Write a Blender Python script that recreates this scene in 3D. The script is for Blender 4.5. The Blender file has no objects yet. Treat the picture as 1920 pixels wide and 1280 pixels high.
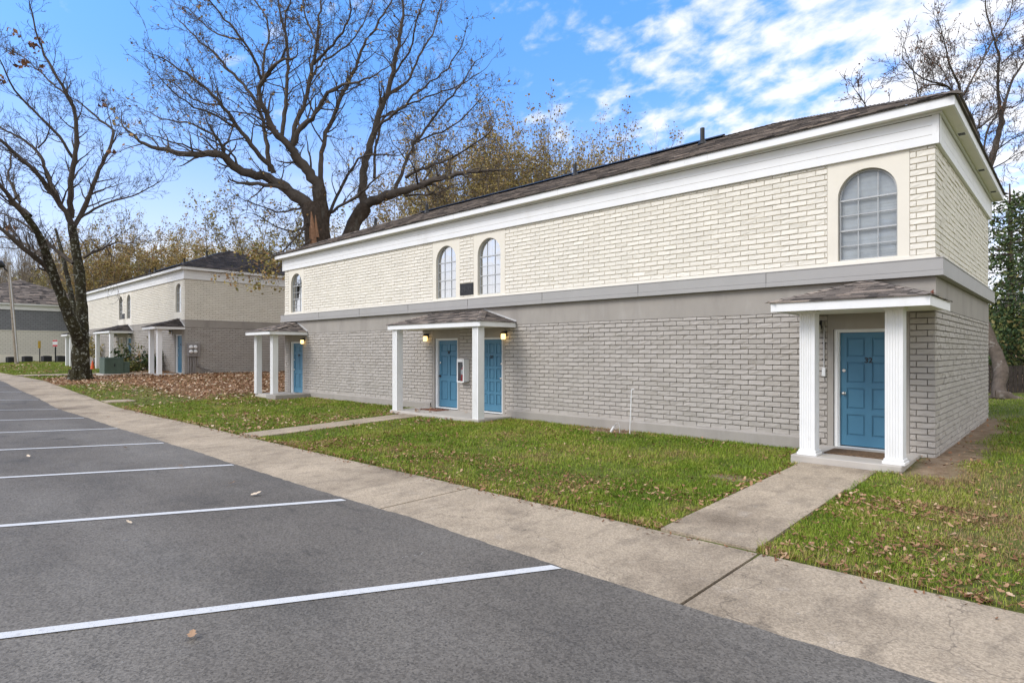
import bpy, math, random
import numpy as np
from mathutils import Vector, Matrix
random.seed(7); RNG = np.random.default_rng(11)
S = bpy.context.scene; COL = S.collection
R_ = math.radians

# ------------------------------------------------------------------ camera, sky, sun, exposure
CAMZ = 1.95
FPX, CX, HY = 1130.0, 960.0, 659.0
ANG = R_(180 - 46.65)
FWD = np.array([math.cos(ANG), math.sin(ANG), 0.0]); RGT = np.array([FWD[1], -FWD[0], 0.0]); UPV = np.array([0, 0, 1.0])
cam_d = bpy.data.cameras.new('camera'); cam = bpy.data.objects.new('camera', cam_d); COL.objects.link(cam)
cam.location = (0, 0, CAMZ); cam.rotation_euler = (R_(90), 0, ANG - R_(90))
cam_d.sensor_width = 36; cam_d.lens = FPX / 1920 * 36; cam_d.shift_y = (HY - 640) / 1920
cam_d.clip_end = 3000; cam_d.clip_start = 0.05
S.camera = cam

SUN_EL, SUN_AZ, SUN_STR, SKY_STR = 40, 200, 1.5, 0.13
world = bpy.data.worlds.new('World'); S.world = world; world.use_nodes = True
def make_sky():
    nt = world.node_tree; n = nt.nodes; l = nt.links; n.clear()
    out = n.new('ShaderNodeOutputWorld'); bg = n.new('ShaderNodeBackground'); bg.inputs[1].default_value = SKY_STR
    l.new(bg.outputs[0], out.inputs[0])
    sky = n.new('ShaderNodeTexSky'); sky.sky_type = 'NISHITA'; sky.sun_disc = False
    sky.sun_elevation = R_(SUN_EL); sky.sun_rotation = R_(SUN_AZ); sky.air_density = 1.0; sky.dust_density = 0.6; sky.ozone_density = 2.0
    tc = n.new('ShaderNodeTexCoord'); sep = n.new('ShaderNodeSeparateXYZ'); l.new(tc.outputs['Generated'], sep.inputs[0])
    def m(op, a, b=None, c=None, clamp=False):
        x = n.new('ShaderNodeMath'); x.operation = op; x.use_clamp = clamp
        for i, v in enumerate((a, b, c)):
            if v is None: continue
            if isinstance(v, (int, float)): x.inputs[i].default_value = v
            else: l.new(v, x.inputs[i])
        return x.outputs[0]
    z = m('MAXIMUM', sep.outputs[2], 0.0); zz = m('ADD', z, 0.30)
    px = m('DIVIDE', sep.outputs[0], zz); py = m('DIVIDE', sep.outputs[1], zz)
    comb = n.new('ShaderNodeCombineXYZ'); l.new(px, comb.inputs[0]); l.new(py, comb.inputs[1])
    mp = n.new('ShaderNodeMapping'); mp.inputs['Rotation'].default_value = (0, 0, R_(20)); mp.inputs['Scale'].default_value = (1.0, 1.25, 1)
    l.new(comb.outputs[0], mp.inputs[0])
    n1 = n.new('ShaderNodeTexNoise'); n1.inputs['Scale'].default_value = 11.0; n1.inputs['Detail'].default_value = 7; n1.inputs['Roughness'].default_value = 0.55; n1.inputs['Distortion'].default_value = 0.15
    l.new(mp.outputs[0], n1.inputs[0])
    n2 = n.new('ShaderNodeTexNoise'); n2.inputs['Scale'].default_value = 1.6; n2.inputs['Detail'].default_value = 3
    l.new(mp.outputs[0], n2.inputs[0])
    # where the cloud sheet is: to the right of the view, thinning leftwards
    az = m('ADD', m('MULTIPLY', sep.outputs[0], float(RGT[0])), m('MULTIPLY', sep.outputs[1], float(RGT[1])))
    side = n.new('ShaderNodeMapRange'); side.interpolation_type = 'SMOOTHSTEP'
    side.inputs[1].default_value = -0.10; side.inputs[2].default_value = 0.40; side.inputs[3].default_value = -0.20; side.inputs[4].default_value = 0.10
    l.new(az, side.inputs[0])
    # unseen cloud added overhead and behind the viewer, whitens the ambient light
    bk = m('ADD', m('MULTIPLY', sep.outputs[0], float(FWD[0])), m('MULTIPLY', sep.outputs[1], float(FWD[1])))
    back = n.new('ShaderNodeMapRange'); back.interpolation_type = 'SMOOTHSTEP'; back.inputs[1].default_value = 0.62; back.inputs[2].default_value = 0.05; back.inputs[4].default_value = 0.34; l.new(bk, back.inputs[0])
    dens = m('ADD', m('ADD', m('ADD', n1.outputs[0], side.outputs[0]), back.outputs[0]), m('MULTIPLY', m('SUBTRACT', n2.outputs[0], 0.5), 0.35))
    cl = n.new('ShaderNodeMapRange'); cl.interpolation_type = 'SMOOTHSTEP'; cl.inputs[1].default_value = 0.40; cl.inputs[2].default_value = 0.74
    l.new(dens, cl.inputs[0])
    # low thin haze cloud near the horizon
    mp2 = n.new('ShaderNodeMapping'); mp2.inputs['Scale'].default_value = (1.5, 1.5, 9); l.new(tc.outputs['Generated'], mp2.inputs[0])
    n3 = n.new('ShaderNodeTexNoise'); n3.inputs['Scale'].default_value = 1.6; n3.inputs['Detail'].default_value = 5; l.new(mp2.outputs[0], n3.inputs[0])
    low = n.new('ShaderNodeMapRange'); low.interpolation_type = 'SMOOTHSTEP'; low.inputs[1].default_value = 0.40; low.inputs[2].default_value = 0.06; l.new(sep.outputs[2], low.inputs[0])
    wisp = n.new('ShaderNodeMapRange'); wisp.interpolation_type = 'SMOOTHSTEP'; wisp.inputs[1].default_value = 0.42; wisp.inputs[2].default_value = 0.68; l.new(n3.outputs[0], wisp.inputs[0])
    lowm = m('MULTIPLY', low.outputs[0], m('MULTIPLY_ADD', wisp.outputs[0], 0.55, 0.40))
    mask = m('MAXIMUM', m('MULTIPLY', cl.outputs[0], 0.93), lowm, clamp=True)
    hs = n.new('ShaderNodeHueSaturation'); hs.inputs['Saturation'].default_value = 1.22; hs.inputs['Value'].default_value = 1.55; vt = n.new('ShaderNodeVectorMath'); vt.operation = 'MULTIPLY'; vt.inputs[1].default_value = (1.0, .985, 1.03); l.new(sky.outputs[0], vt.inputs[0]); zs = n.new('ShaderNodeMapRange'); zs.inputs[1].default_value = 0.02; zs.inputs[2].default_value = 0.50; zs.inputs[3].default_value = 0.0; zs.inputs[4].default_value = 1.0; l.new(sep.outputs[2], zs.inputs[0]); zc = n.new('ShaderNodeMix'); zc.data_type = 'RGBA'; l.new(zs.outputs[0], zc.inputs[0]); zc.inputs[6].default_value = (.74, .635, .69, 1); zc.inputs[7].default_value = (1.16, 1.22, 1.28, 1); vz = n.new('ShaderNodeVectorMath'); vz.operation = 'MULTIPLY'; l.new(vt.outputs[0], vz.inputs[0]); l.new(zc.outputs[2], vz.inputs[1]); l.new(vz.outputs[0], hs.inputs['Color'])
    mix = n.new('ShaderNodeMix'); mix.data_type = 'RGBA'; l.new(mask, mix.inputs[0]); l.new(hs.outputs[0], mix.inputs[6])
    mix.inputs[7].default_value = (6.5, 6.45, 6.5, 1)
    l.new(mix.outputs[2], bg.inputs[0])
make_sky()
sun_d = bpy.data.lights.new('sun', 'SUN'); sun_d.energy = SUN_STR; sun_d.angle = R_(26); sun_d.color = (1.0, 0.955, 0.89)
sun = bpy.data.objects.new('sun', sun_d); COL.objects.link(sun)
_a, _e = R_(SUN_AZ), R_(SUN_EL)
sd = Vector((math.sin(_a) * math.cos(_e), math.cos(_a) * math.cos(_e), math.sin(_e)))
sun.rotation_euler = sd.to_track_quat('Z', 'Y').to_euler(); sun.location = sd * 60
S.view_settings.view_transform = 'Standard'; S.view_settings.look = 'None'; S.view_settings.exposure = 0.5; S.view_settings.gamma = 1.0
S.render.engine = 'CYCLES'
S.cycles.max_bounces = 6; S.cycles.diffuse_bounces = 3; S.cycles.glossy_bounces = 2; S.cycles.transparent_max_bounces = 8; S.cycles.transmission_bounces = 3
S.cycles.caustics_reflective = False; S.cycles.caustics_refractive = False

# ------------------------------------------------------------------ helpers
def ray(px, py): return FWD + RGT * (px - CX) / FPX + UPV * (HY - py) / FPX
def at_depth(px, py, d): p = ray(px, py) * d; p[2] += CAMZ; return p
def on_y(px, py, y): r = ray(px, py); p = r * (y / r[1]); p[2] += CAMZ; return p
def on_x(px, py, x): r = ray(px, py); p = r * (x / r[0]); p[2] += CAMZ; return p

def mk(name, V, idx, sizes, mats=None, parent=None, tint=None, mi=None, smooth=False, uv=None, pattr=None):
    me = bpy.data.meshes.new(name)
    V = np.asarray(V, np.float32).reshape(-1, 3); idx = np.asarray(idx, np.int32).ravel(); sizes = np.asarray(sizes, np.int32).ravel()
    me.vertices.add(len(V)); me.vertices.foreach_set('co', V.ravel())
    me.loops.add(len(idx)); me.loops.foreach_set('vertex_index', idx)
    me.polygons.add(len(sizes)); st = np.zeros(len(sizes), np.int32); st[1:] = np.cumsum(sizes)[:-1]
    me.polygons.foreach_set('loop_start', st)
    if mi is not None: me.polygons.foreach_set('material_index', np.asarray(mi, np.int32))
    me.polygons.foreach_set('use_smooth', np.full(len(sizes), bool(smooth)))
    me.update(calc_edges=True); me.validate()
    if tint is not None and len(me.polygons) == len(sizes):
        a = me.attributes.new('tint', 'FLOAT', 'FACE'); a.data.foreach_set('value', np.asarray(tint, np.float32))
    if uv is not None:
        u = me.uv_layers.new(name='UVMap'); u.data.foreach_set('uv', np.asarray(uv, np.float32).ravel())
    for k, arr in (pattr or {}).items():
        a = me.attributes.new(k, 'FLOAT', 'POINT'); a.data.foreach_set('value', np.asarray(arr, np.float32))
    for m in (mats if isinstance(mats, (list, tuple)) else [mats]):
        if m: me.materials.append(m)
    o = bpy.data.objects.new(name, me); COL.objects.link(o)
    if parent: o.parent = parent
    return o

class MB:
    def __init__(s): s.V = []; s.I = []; s.S = []; s.T = []; s.M = []; s.uv = []; s.mat = 0; s.tint = 0.5
    def add(s, vs, fs, tint=None, uvs=None):
        b = len(s.V); s.V.extend([tuple(map(float, v)) for v in vs])
        for k, f in enumerate(fs):
            s.I.extend([b + i for i in f]); s.S.append(len(f)); s.T.append(s.tint if tint is None else tint); s.M.append(s.mat)
    def addnp(s, V, Q, tint=None):
        b = len(s.V); s.V.extend(map(tuple, np.asarray(V).tolist())); Q = np.asarray(Q) + b
        s.I.extend(Q.ravel().tolist()); s.S.extend([Q.shape[1]] * len(Q))
        s.T.extend([s.tint] * len(Q) if tint is None else list(tint)); s.M.extend([s.mat] * len(Q))
    def box(s, x0, y0, z0, x1, y1, z1, tint=None, bev=0.0):
        if x0 > x1: x0, x1 = x1, x0
        if y0 > y1: y0, y1 = y1, y0
        if z0 > z1: z0, z1 = z1, z0
        if bev <= 0:
            s.add([(x0,y0,z0),(x1,y0,z0),(x1,y1,z0),(x0,y1,z0),(x0,y0,z1),(x1,y0,z1),(x1,y1,z1),(x0,y1,z1)],
                  [(3,2,1,0),(4,5,6,7),(0,1,5,4),(1,2,6,5),(2,3,7,6),(3,0,4,7)], tint); return
        b = min(bev, (x1-x0)*.45, (y1-y0)*.45, (z1-z0)*.45); vs = []; ix = {}
        for ax in range(3):
            for sx in (0,1):
                for sy in (0,1):
                    for sz in (0,1):
                        c = [(x0,x1)[sx],(y0,y1)[sy],(z0,z1)[sz]]
                        for k in range(3):
                            if k != ax: c[k] += (b,-b)[(sx,sy,sz)[k]]
                        ix[ax,sx,sy,sz] = len(vs); vs.append(c)
        F = []
        for a in (0,1):
            F.append([ix[0,a,0,0],ix[0,a,1,0],ix[0,a,1,1],ix[0,a,0,1]][::(1 if a else -1)])
            F.append([ix[1,0,a,0],ix[1,1,a,0],ix[1,1,a,1],ix[1,0,a,1]][::(-1 if a else 1)])
            F.append([ix[2,0,0,a],ix[2,1,0,a],ix[2,1,1,a],ix[2,0,1,a]][::(1 if a else -1)])
        for a in (0,1):
            for c in (0,1):
                F.append([ix[0,a,c,0],ix[0,a,c,1],ix[1,a,c,1],ix[1,a,c,0]]); F.append([ix[0,a,0,c],ix[0,a,1,c],ix[2,a,1,c],ix[2,a,0,c]])
                F.append([ix[1,0,a,c],ix[1,1,a,c],ix[2,1,a,c],ix[2,0,a,c]])
                for d in (0,1): F.append([ix[0,a,c,d],ix[1,a,c,d],ix[2,a,c,d]])
        s.add(vs, F, tint)
    def tube(s, pts, rad, sides=8, cap=True, tint=None):
        pts = np.asarray(pts, float); n = len(pts)
        rad = np.full(n, rad) if np.isscalar(rad) else np.asarray(rad, float)
        t = np.gradient(pts, axis=0); t /= (np.linalg.norm(t, axis=1)[:, None] + 1e-9)
        ref = np.array([0.31, 0.52, 0.79]);
        if abs(t[0] @ ref) > .9: ref = np.array([1, 0, 0.])
        u = np.cross(t, ref); u /= (np.linalg.norm(u, axis=1)[:, None] + 1e-9); w = np.cross(t, u)
        a = np.linspace(0, 2*math.pi, sides, endpoint=False)
        V = pts[:, None, :] + rad[:, None, None]*(np.cos(a)[None, :, None]*u[:, None, :] + np.sin(a)[None, :, None]*w[:, None, :])
        i = np.arange(n-1)[:, None]*sides; j = np.arange(sides)[None, :]; k = (j+1) % sides
        Q = np.stack([i+j, i+k, i+sides+k, i+sides+j], -1).reshape(-1, 4)
        b = len(s.V); s.addnp(V.reshape(-1, 3), Q, None if tint is None else [tint]*len(Q))
        if cap and sides > 3:
            s.I.extend([b+x for x in range(sides)][::-1]); s.S.append(sides); s.T.append(s.tint if tint is None else tint); s.M.append(s.mat)
            s.I.extend([b+(n-1)*sides+x for x in range(sides)]); s.S.append(sides); s.T.append(s.tint if tint is None else tint); s.M.append(s.mat)
    def lathe(s, prof, c, sides=16):
        a = np.linspace(0, 2*math.pi, sides, endpoint=False); V = []
        for r, z in prof: V += [(c[0]+r*math.cos(x), c[1]+r*math.sin(x), c[2]+z) for x in a]
        F = []
        for i in range(len(prof)-1):
            for j in range(sides): k = (j+1) % sides; F.append((i*sides+j, i*sides+k, (i+1)*sides+k, (i+1)*sides+j))
        F.append(tuple(range(sides))[::-1]); F.append(tuple((len(prof)-1)*sides+j for j in range(sides)))
        s.add(V, F)
    def build(s, name, mats, parent=None, smooth=False, **k):
        return mk(name, s.V, s.I, s.S, mats, parent, tint=s.T, mi=s.M, smooth=smooth, **k)

def tag(o, label=None, cat=None, group=None, kind=None):
    if label: o['label'] = label
    if cat: o['category'] = cat
    if group: o['group'] = group
    if kind: o['kind'] = kind
    return o
def thing(name, label, cat, loc=(0, 0, 0), rz=0, group=None):
    o = bpy.data.objects.new(name, None); COL.objects.link(o); o.location = loc; o.rotation_euler = (0, 0, rz); o.empty_display_size = .3
    return tag(o, label, cat, group)
def copy_tree(o, parent=None):
    c = o.copy(); COL.objects.link(c)
    if parent: c.parent = parent
    for ch in list(o.children): copy_tree(ch, c)
    return c

# ------------------------------------------------------------------ materials
def mat(name, base, rough=0.7, spec=0.3, var=0.0, vscale=3.0, bump=0.0, bscale=60.0, bdet=4, tintramp=None, extra=None, coord='Object', metal=0.0, col2=None, stains=None):
    m = bpy.data.materials.new(name); m.use_nodes = True; nt = m.node_tree; n = nt.nodes; l = nt.links
    p = n['Principled BSDF']; p.inputs['Roughness'].default_value = rough; p.inputs['Specular IOR Level'].default_value = spec; p.inputs['Metallic'].default_value = metal
    tc = n.new('ShaderNodeTexCoord'); co = tc.outputs[coord]
    c = None
    if tintramp:
        at = n.new('ShaderNodeAttribute'); at.attribute_name = 'tint'
        r = n.new('ShaderNodeValToRGB'); e = r.color_ramp.elements
        while len(e) < len(tintramp): e.new(0.5)
        for i, (ps, cc) in enumerate(tintramp): e[i].position = ps; e[i].color = (*cc, 1)
        l.new(at.outputs['Fac'], r.inputs[0]); c = r.outputs[0]
    else:
        rgb = n.new('ShaderNodeRGB'); rgb.outputs[0].default_value = (*base, 1); c = rgb.outputs[0]
    if var > 0:
        nz = n.new('ShaderNodeTexNoise'); nz.inputs['Scale'].default_value = vscale; nz.inputs['Detail'].default_value = 6; nz.inputs['Roughness'].default_value = .6; l.new(co, nz.inputs[0])
        mr = n.new('ShaderNodeMapRange'); mr.inputs[1].default_value = .3; mr.inputs[2].default_value = .7; mr.inputs[3].default_value = 1 - var; mr.inputs[4].default_value = 1 + var; l.new(nz.outputs[0], mr.inputs[0])
        if col2 is not None:
            mx = n.new('ShaderNodeMix'); mx.data_type = 'RGBA'; mr.inputs[3].default_value = 0; mr.inputs[4].default_value = 1; l.new(mr.outputs[0], mx.inputs[0]); l.new(c, mx.inputs[6]); mx.inputs[7].default_value = (*col2, 1); c = mx.outputs[2]
        else:
            vm = n.new('ShaderNodeVectorMath'); vm.operation = 'SCALE'; l.new(c, vm.inputs[0]); l.new(mr.outputs[0], vm.inputs['Scale']); c = vm.outputs[0]
    if stains:  # (scale, threshold lo, hi, colour, amount, stretch)
        for (sc, lo, hi, cc, amt, st) in stains:
            mp = n.new('ShaderNodeMapping'); mp.inputs['Scale'].default_value = st; l.new(co, mp.inputs[0])
            nz = n.new('ShaderNodeTexNoise'); nz.inputs['Scale'].default_value = sc; nz.inputs['Detail'].default_value = 5; nz.inputs['Roughness'].default_value = .6; l.new(mp.outputs[0], nz.inputs[0])
            mr = n.new('ShaderNodeMapRange'); mr.inputs[1].default_value = lo; mr.inputs[2].default_value = hi; mr.inputs[3].default_value = 0; mr.inputs[4].default_value = amt; l.new(nz.outputs[0], mr.inputs[0])
            mx = n.new('ShaderNodeMix'); mx.data_type = 'RGBA'; l.new(mr.outputs[0], mx.inputs[0]); l.new(c, mx.inputs[6]); mx.inputs[7].default_value = (*cc, 1); c = mx.outputs[2]
    if bump > 0:
        nb = n.new('ShaderNodeTexNoise'); nb.inputs['Scale'].default_value = bscale; nb.inputs['Detail'].default_value = bdet; l.new(co, nb.inputs[0])
        b = n.new('ShaderNodeBump'); b.inputs['Strength'].default_value = 1; b.inputs['Distance'].default_value = bump; l.new(nb.outputs[0], b.inputs['Height']); l.new(b.outputs[0], p.inputs['Normal'])
    if extra: c = extra(nt, co, c, p) or c
    l.new(c, p.inputs['Base Color'])
    return m

def emat(name, col, strength):
    m = bpy.data.materials.new(name); m.use_nodes = True; p = m.node_tree.nodes['Principled BSDF']
    p.inputs['Base Color'].default_value = (.8, .75, .6, 1); p.inputs['Emission Color'].default_value = (*col, 1); p.inputs['Emission Strength'].default_value = strength
    return m
M = {}
M['cream'] = mat('cream_paint', (.80, .755, .65), .75, .25, var=.045, vscale=1.3, bump=.002, bscale=45, stains=[(.8, .60, .85, (.50, .45, .36), .28, (1, 1, .35))])
M['cream_smooth'] = mat('cream_stucco', (.79, .74, .625), .75, .25, var=.03, vscale=2, bump=.0012, bscale=70, stains=[(1.1, .58, .85, (.55, .49, .38), .25, (1, 1, .4))])
M['grey'] = mat('grey_paint', (.435, .40, .355), .75, .25, var=.06, vscale=1.5, bump=.0022, bscale=45, stains=[(.9, .60, .85, (.22, .20, .18), .35, (1, 1, .5)), (14, .70, .78, (.62, .58, .52), .5, (1, 1, 1))])
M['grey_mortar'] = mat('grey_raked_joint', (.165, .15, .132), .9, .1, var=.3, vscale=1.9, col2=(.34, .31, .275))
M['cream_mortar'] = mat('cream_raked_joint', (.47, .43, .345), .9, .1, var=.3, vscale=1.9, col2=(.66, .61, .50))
M['grey_smooth'] = mat('grey_stucco', (.355, .325, .285), .75, .25, var=.05, vscale=2, bump=.0015, bscale=60, stains=[(1.4, .50, .75, (.22, .20, .18), .55, (1, 1, .22)), (3.2, .55, .75, (.44, .41, .37), .5, (1, 1, .3))])
M['belt'] = mat('grey_trim_paint', (.375, .362, .34), .55, .4, var=.04, vscale=2, stains=[(2.2, .60, .8, (.28, .27, .26), .35, (1, 1, .3))])
M['white'] = mat('white_trim_paint', (.83, .83, .81), .5, .4, var=.025, vscale=3, stains=[(1.5, .58, .82, (.52, .49, .42), .35, (1, 1, .3)), (7, .68, .76, (.50, .48, .44), .4, (1, 1, .5))])
M['soffit'] = mat('soffit_paint', (.80, .77, .67), .6, .3, var=.03, vscale=2)
SH = [(0, (.05, .044, .041)), (.3, (.115, .10, .09)), (.55, (.20, .172, .15)), (.8, (.28, .232, .195)), (1, (.38, .315, .26))]
M['shingle'] = mat('asphalt_shingle', (.1, .1, .1), .9, .15, tintramp=SH, var=.25, vscale=40, bump=.002, bscale=200)
SHD = [(0, (.03, .027, .026)), (.5, (.058, .05, .046)), (1, (.11, .09, .08))]
M['shingle_dark'] = mat('weathered_shingle', (.1, .1, .1), .9, .15, tintramp=SHD, var=.3, vscale=2.5, bump=.002, bscale=200)
M['door'] = mat('blue_door_paint', (.062, .188, .285), .42, .45, var=.06, vscale=2.5, bump=.0004, bscale=90, stains=[(5, .64, .8, (.10, .22, .30), .35, (1, 1, .3))])
M['door_beige'] = mat('beige_door_paint', (.45, .37, .26), .5, .4, var=.05)
M['metal'] = mat('brushed_metal', (.7, .69, .66), .28, .5, metal=1.0)
M['black'] = mat('black_metal', (.018, .018, .018), .45, .4, var=.1)
M['alu'] = mat('window_aluminium', (.46, .47, .46), .4, .5, var=.05)
M['blind'] = mat('window_blind', (.74, .74, .73), .6, .3, var=.14, vscale=3)
M['curtain'] = mat('window_curtain', (.44, .455, .465), .8, .2, var=.35, vscale=5)
M['dark'] = mat('dark_interior', (.02, .022, .025), .8, .2)
def glass_mat():
    m = bpy.data.materials.new('window_glass'); m.use_nodes = True; nt = m.node_tree; n = nt.nodes; l = nt.links; n.clear()
    o = n.new('ShaderNodeOutputMaterial'); mx = n.new('ShaderNodeMixShader'); t = n.new('ShaderNodeBsdfTransparent'); g = n.new('ShaderNodeBsdfGlossy')
    t.inputs[0].default_value = (.86, .90, .92, 1); g.inputs['Roughness'].default_value = .03
    lw = n.new('ShaderNodeFresnel'); lw.inputs['IOR'].default_value = 1.6
    tc = n.new('ShaderNodeTexCoord'); nb = n.new('ShaderNodeTexNoise'); nb.inputs['Scale'].default_value = 2.5; l.new(tc.outputs['Object'], nb.inputs[0])
    b = n.new('ShaderNodeBump'); b.inputs['Distance'].default_value = .004; l.new(nb.outputs[0], b.inputs['Height']); l.new(b.outputs[0], g.inputs['Normal'])
    ma = n.new('ShaderNodeMath'); ma.operation = 'MULTIPLY_ADD'; ma.inputs[1].default_value = .75; ma.inputs[2].default_value = .02; l.new(lw.outputs[0], ma.inputs[0])
    l.new(ma.outputs[0], mx.inputs[0]); l.new(t.outputs[0], mx.inputs[1]); l.new(g.outputs[0], mx.inputs[2]); l.new(mx.outputs[0], o.inputs[0]); return m
M['glass'] = glass_mat()

def ex_concrete(nt, co, c, p):
    n = nt.nodes; l = nt.links
    v = n.new('ShaderNodeTexVoronoi'); v.inputs['Scale'].default_value = 75; l.new(co, v.inputs[0])
    hs = n.new('ShaderNodeSeparateColor'); l.new(v.outputs['Color'], hs.inputs[0])
    mr = n.new('ShaderNodeMapRange'); mr.inputs[3].default_value = .74; mr.inputs[4].default_value = 1.24; l.new(hs.outputs[0], mr.inputs[0])
    vm = n.new('ShaderNodeVectorMath'); vm.operation = 'SCALE'; l.new(c, vm.inputs[0]); l.new(mr.outputs[0], vm.inputs['Scale'])
    # hairline cracks
    nw = n.new('ShaderNodeTexNoise'); nw.inputs['Scale'].default_value = 1.8; nw.inputs['Detail'].default_value = 5; l.new(co, nw.inputs[0])
    va = n.new('ShaderNodeVectorMath'); va.operation = 'MULTIPLY_ADD'; l.new(nw.outputs[1], va.inputs[0]); va.inputs[1].default_value = (.9, .9, 0); l.new(co, va.inputs[2])
    ve = n.new('ShaderNodeTexVoronoi'); ve.feature = 'DISTANCE_TO_EDGE'; ve.inputs['Scale'].default_value = .33; l.new(va.outputs[0], ve.inputs[0])
    cr = n.new('ShaderNodeMapRange'); cr.inputs[1].default_value = .0; cr.inputs[2].default_value = .0026; cr.inputs[3].default_value = .55; cr.inputs[4].default_value = 0; l.new(ve.outputs[0], cr.inputs[0])
    mx = n.new('ShaderNodeMix'); mx.data_type = 'RGBA'; l.new(cr.outputs[0], mx.inputs[0]); l.new(vm.outputs[0], mx.inputs[6]); mx.inputs[7].default_value = (.09, .075, .06, 1)
    return mx.outputs[2]
M['concrete'] = mat('old_concrete', (.43, .35, .255), .9, .15, var=.16, vscale=.9, bump=.004, bscale=120, extra=ex_concrete,
    stains=[(.55, .50, .72, (.16, .125, .09), .9, (1, 1, 1)), (2.4, .50, .72, (.22, .18, .135), .7, (1.8, .8, 1)), (3, .6, .8, (.50, .44, .37), .4, (1, 1, 1)), (5.5, .71, .74, (.62, .60, .56), .55, (1, 1.6, 1))])
M['concrete_light'] = mat('porch_concrete', (.50, .46, .405), .85, .2, var=.08, vscale=2, bump=.002, bscale=100, stains=[(1.5, .55, .8, (.32, .29, .25), .6, (1, 1, 1))])
def ex_asphalt(nt, co, c, p):
    n = nt.nodes; l = nt.links
    v = n.new('ShaderNodeTexVoronoi'); v.inputs['Scale'].default_value = 70; l.new(co, v.inputs[0])
    hs = n.new('ShaderNodeSeparateColor'); l.new(v.outputs['Color'], hs.inputs[0])
    mr = n.new('ShaderNodeMapRange'); mr.inputs[3].default_value = .70; mr.inputs[4].default_value = 1.32; l.new(hs.outputs[0], mr.inputs[0])
    vm = n.new('ShaderNodeVectorMath'); vm.operation = 'SCALE'; l.new(c, vm.inputs[0]); l.new(mr.outputs[0], vm.inputs['Scale'])
    nw = n.new('ShaderNodeTexNoise'); nw.inputs['Scale'].default_value = 2.2; nw.inputs['Detail'].default_value = 6; l.new(co, nw.inputs[0])
    va = n.new('ShaderNodeVectorMath'); va.operation = 'MULTIPLY_ADD'; l.new(nw.outputs[1], va.inputs[0]); va.inputs[1].default_value = (1.2, 1.2, 0); l.new(co, va.inputs[2])
    ve = n.new('ShaderNodeTexVoronoi'); ve.feature = 'DISTANCE_TO_EDGE'; ve.inputs['Scale'].default_value = .42; l.new(va.outputs[0], ve.inputs[0])
    cr = n.new('ShaderNodeMapRange'); cr.inputs[1].default_value = .0; cr.inputs[2].default_value = .003; cr.inputs[3].default_value = .45; cr.inputs[4].default_value = 0; l.new(ve.outputs[0], cr.inputs[0])
    mx = n.new('ShaderNodeMix'); mx.data_type = 'RGBA'; l.new(cr.outputs[0], mx.inputs[0]); l.new(vm.outputs[0], mx.inputs[6]); mx.inputs[7].default_value = (.045, .042, .04, 1)
    # pale paint specks
    v2 = n.new('ShaderNodeTexVoronoi'); v2.inputs['Scale'].default_value = 2.6; l.new(va.outputs[0], v2.inputs[0])
    sp = n.new('ShaderNodeMapRange'); sp.inputs[1].default_value = .018; sp.inputs[2].default_value = .03; sp.inputs[3].default_value = .8; sp.inputs[4].default_value = 0; l.new(v2.outputs['Distance'], sp.inputs[0])
    m2 = n.new('ShaderNodeMix'); m2.data_type = 'RGBA'; l.new(sp.outputs[0], m2.inputs[0]); l.new(mx.outputs[2], m2.inputs[6]); m2.inputs[7].default_value = (.5, .5, .5, 1)
    v3 = n.new('ShaderNodeTexVoronoi'); v3.inputs['Scale'].default_value = .42; l.new(va.outputs[0], v3.inputs[0])
    oi = n.new('ShaderNodeMapRange'); oi.interpolation_type = 'SMOOTHSTEP'; oi.inputs[1].default_value = .04; oi.inputs[2].default_value = .13; oi.inputs[3].default_value = .5; oi.inputs[4].default_value = 0; l.new(v3.outputs['Distance'], oi.inputs[0])
    m3 = n.new('ShaderNodeMix'); m3.data_type = 'RGBA'; l.new(oi.outputs[0], m3.inputs[0]); l.new(m2.outputs[2], m3.inputs[6]); m3.inputs[7].default_value = (.045, .042, .04, 1)
    v4 = n.new('ShaderNodeTexVoronoi'); v4.inputs['Scale'].default_value = 24; l.new(co, v4.inputs[0])
    pi_ = n.new('ShaderNodeMapRange'); pi_.inputs[1].default_value = .16; pi_.inputs[2].default_value = .26; pi_.inputs[3].default_value = .55; pi_.inputs[4].default_value = 0; l.new(v4.outputs['Distance'], pi_.inputs[0])
    m4 = n.new('ShaderNodeMix'); m4.data_type = 'RGBA'; l.new(pi_.outputs[0], m4.inputs[0]); l.new(m3.outputs[2], m4.inputs[6]); m4.inputs[7].default_value = (.05, .047, .043, 1)
    return m4.outputs[2]
M['asphalt'] = mat('worn_asphalt', (.146, .131, .112), .85, .2, var=.14, vscale=.5, bump=.0035, bscale=110, extra=ex_asphalt,
    stains=[(1.6, .60, .72, (.055, .052, .048), .6, (.6, 2.2, 1)), (.28, .46, .72, (.225, .208, .182), .75, (.6, 1.6, 1)), (.5, .52, .74, (.085, .08, .073), .6, (1, 1.5, 1)), (9, .72, .76, (.03, .03, .03), .6, (.7, 1.8, 1)), (.8, .66, .72, (.05, .048, .045), .55, (1.6, .7, 1))])
M['line'] = mat('parking_paint', (.66, .66, .65), .7, .3, var=.05, vscale=8, bump=.003, bscale=110, stains=[(18, .58, .75, (.30, .29, .28), .7, (1, 1, 1)), (60, .60, .68, (.25, .24, .23), .6, (1, 1, 1))])
M['soil'] = mat('soil', (.1, .1, .1), .95, .1, bump=.03, bscale=30)
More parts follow.
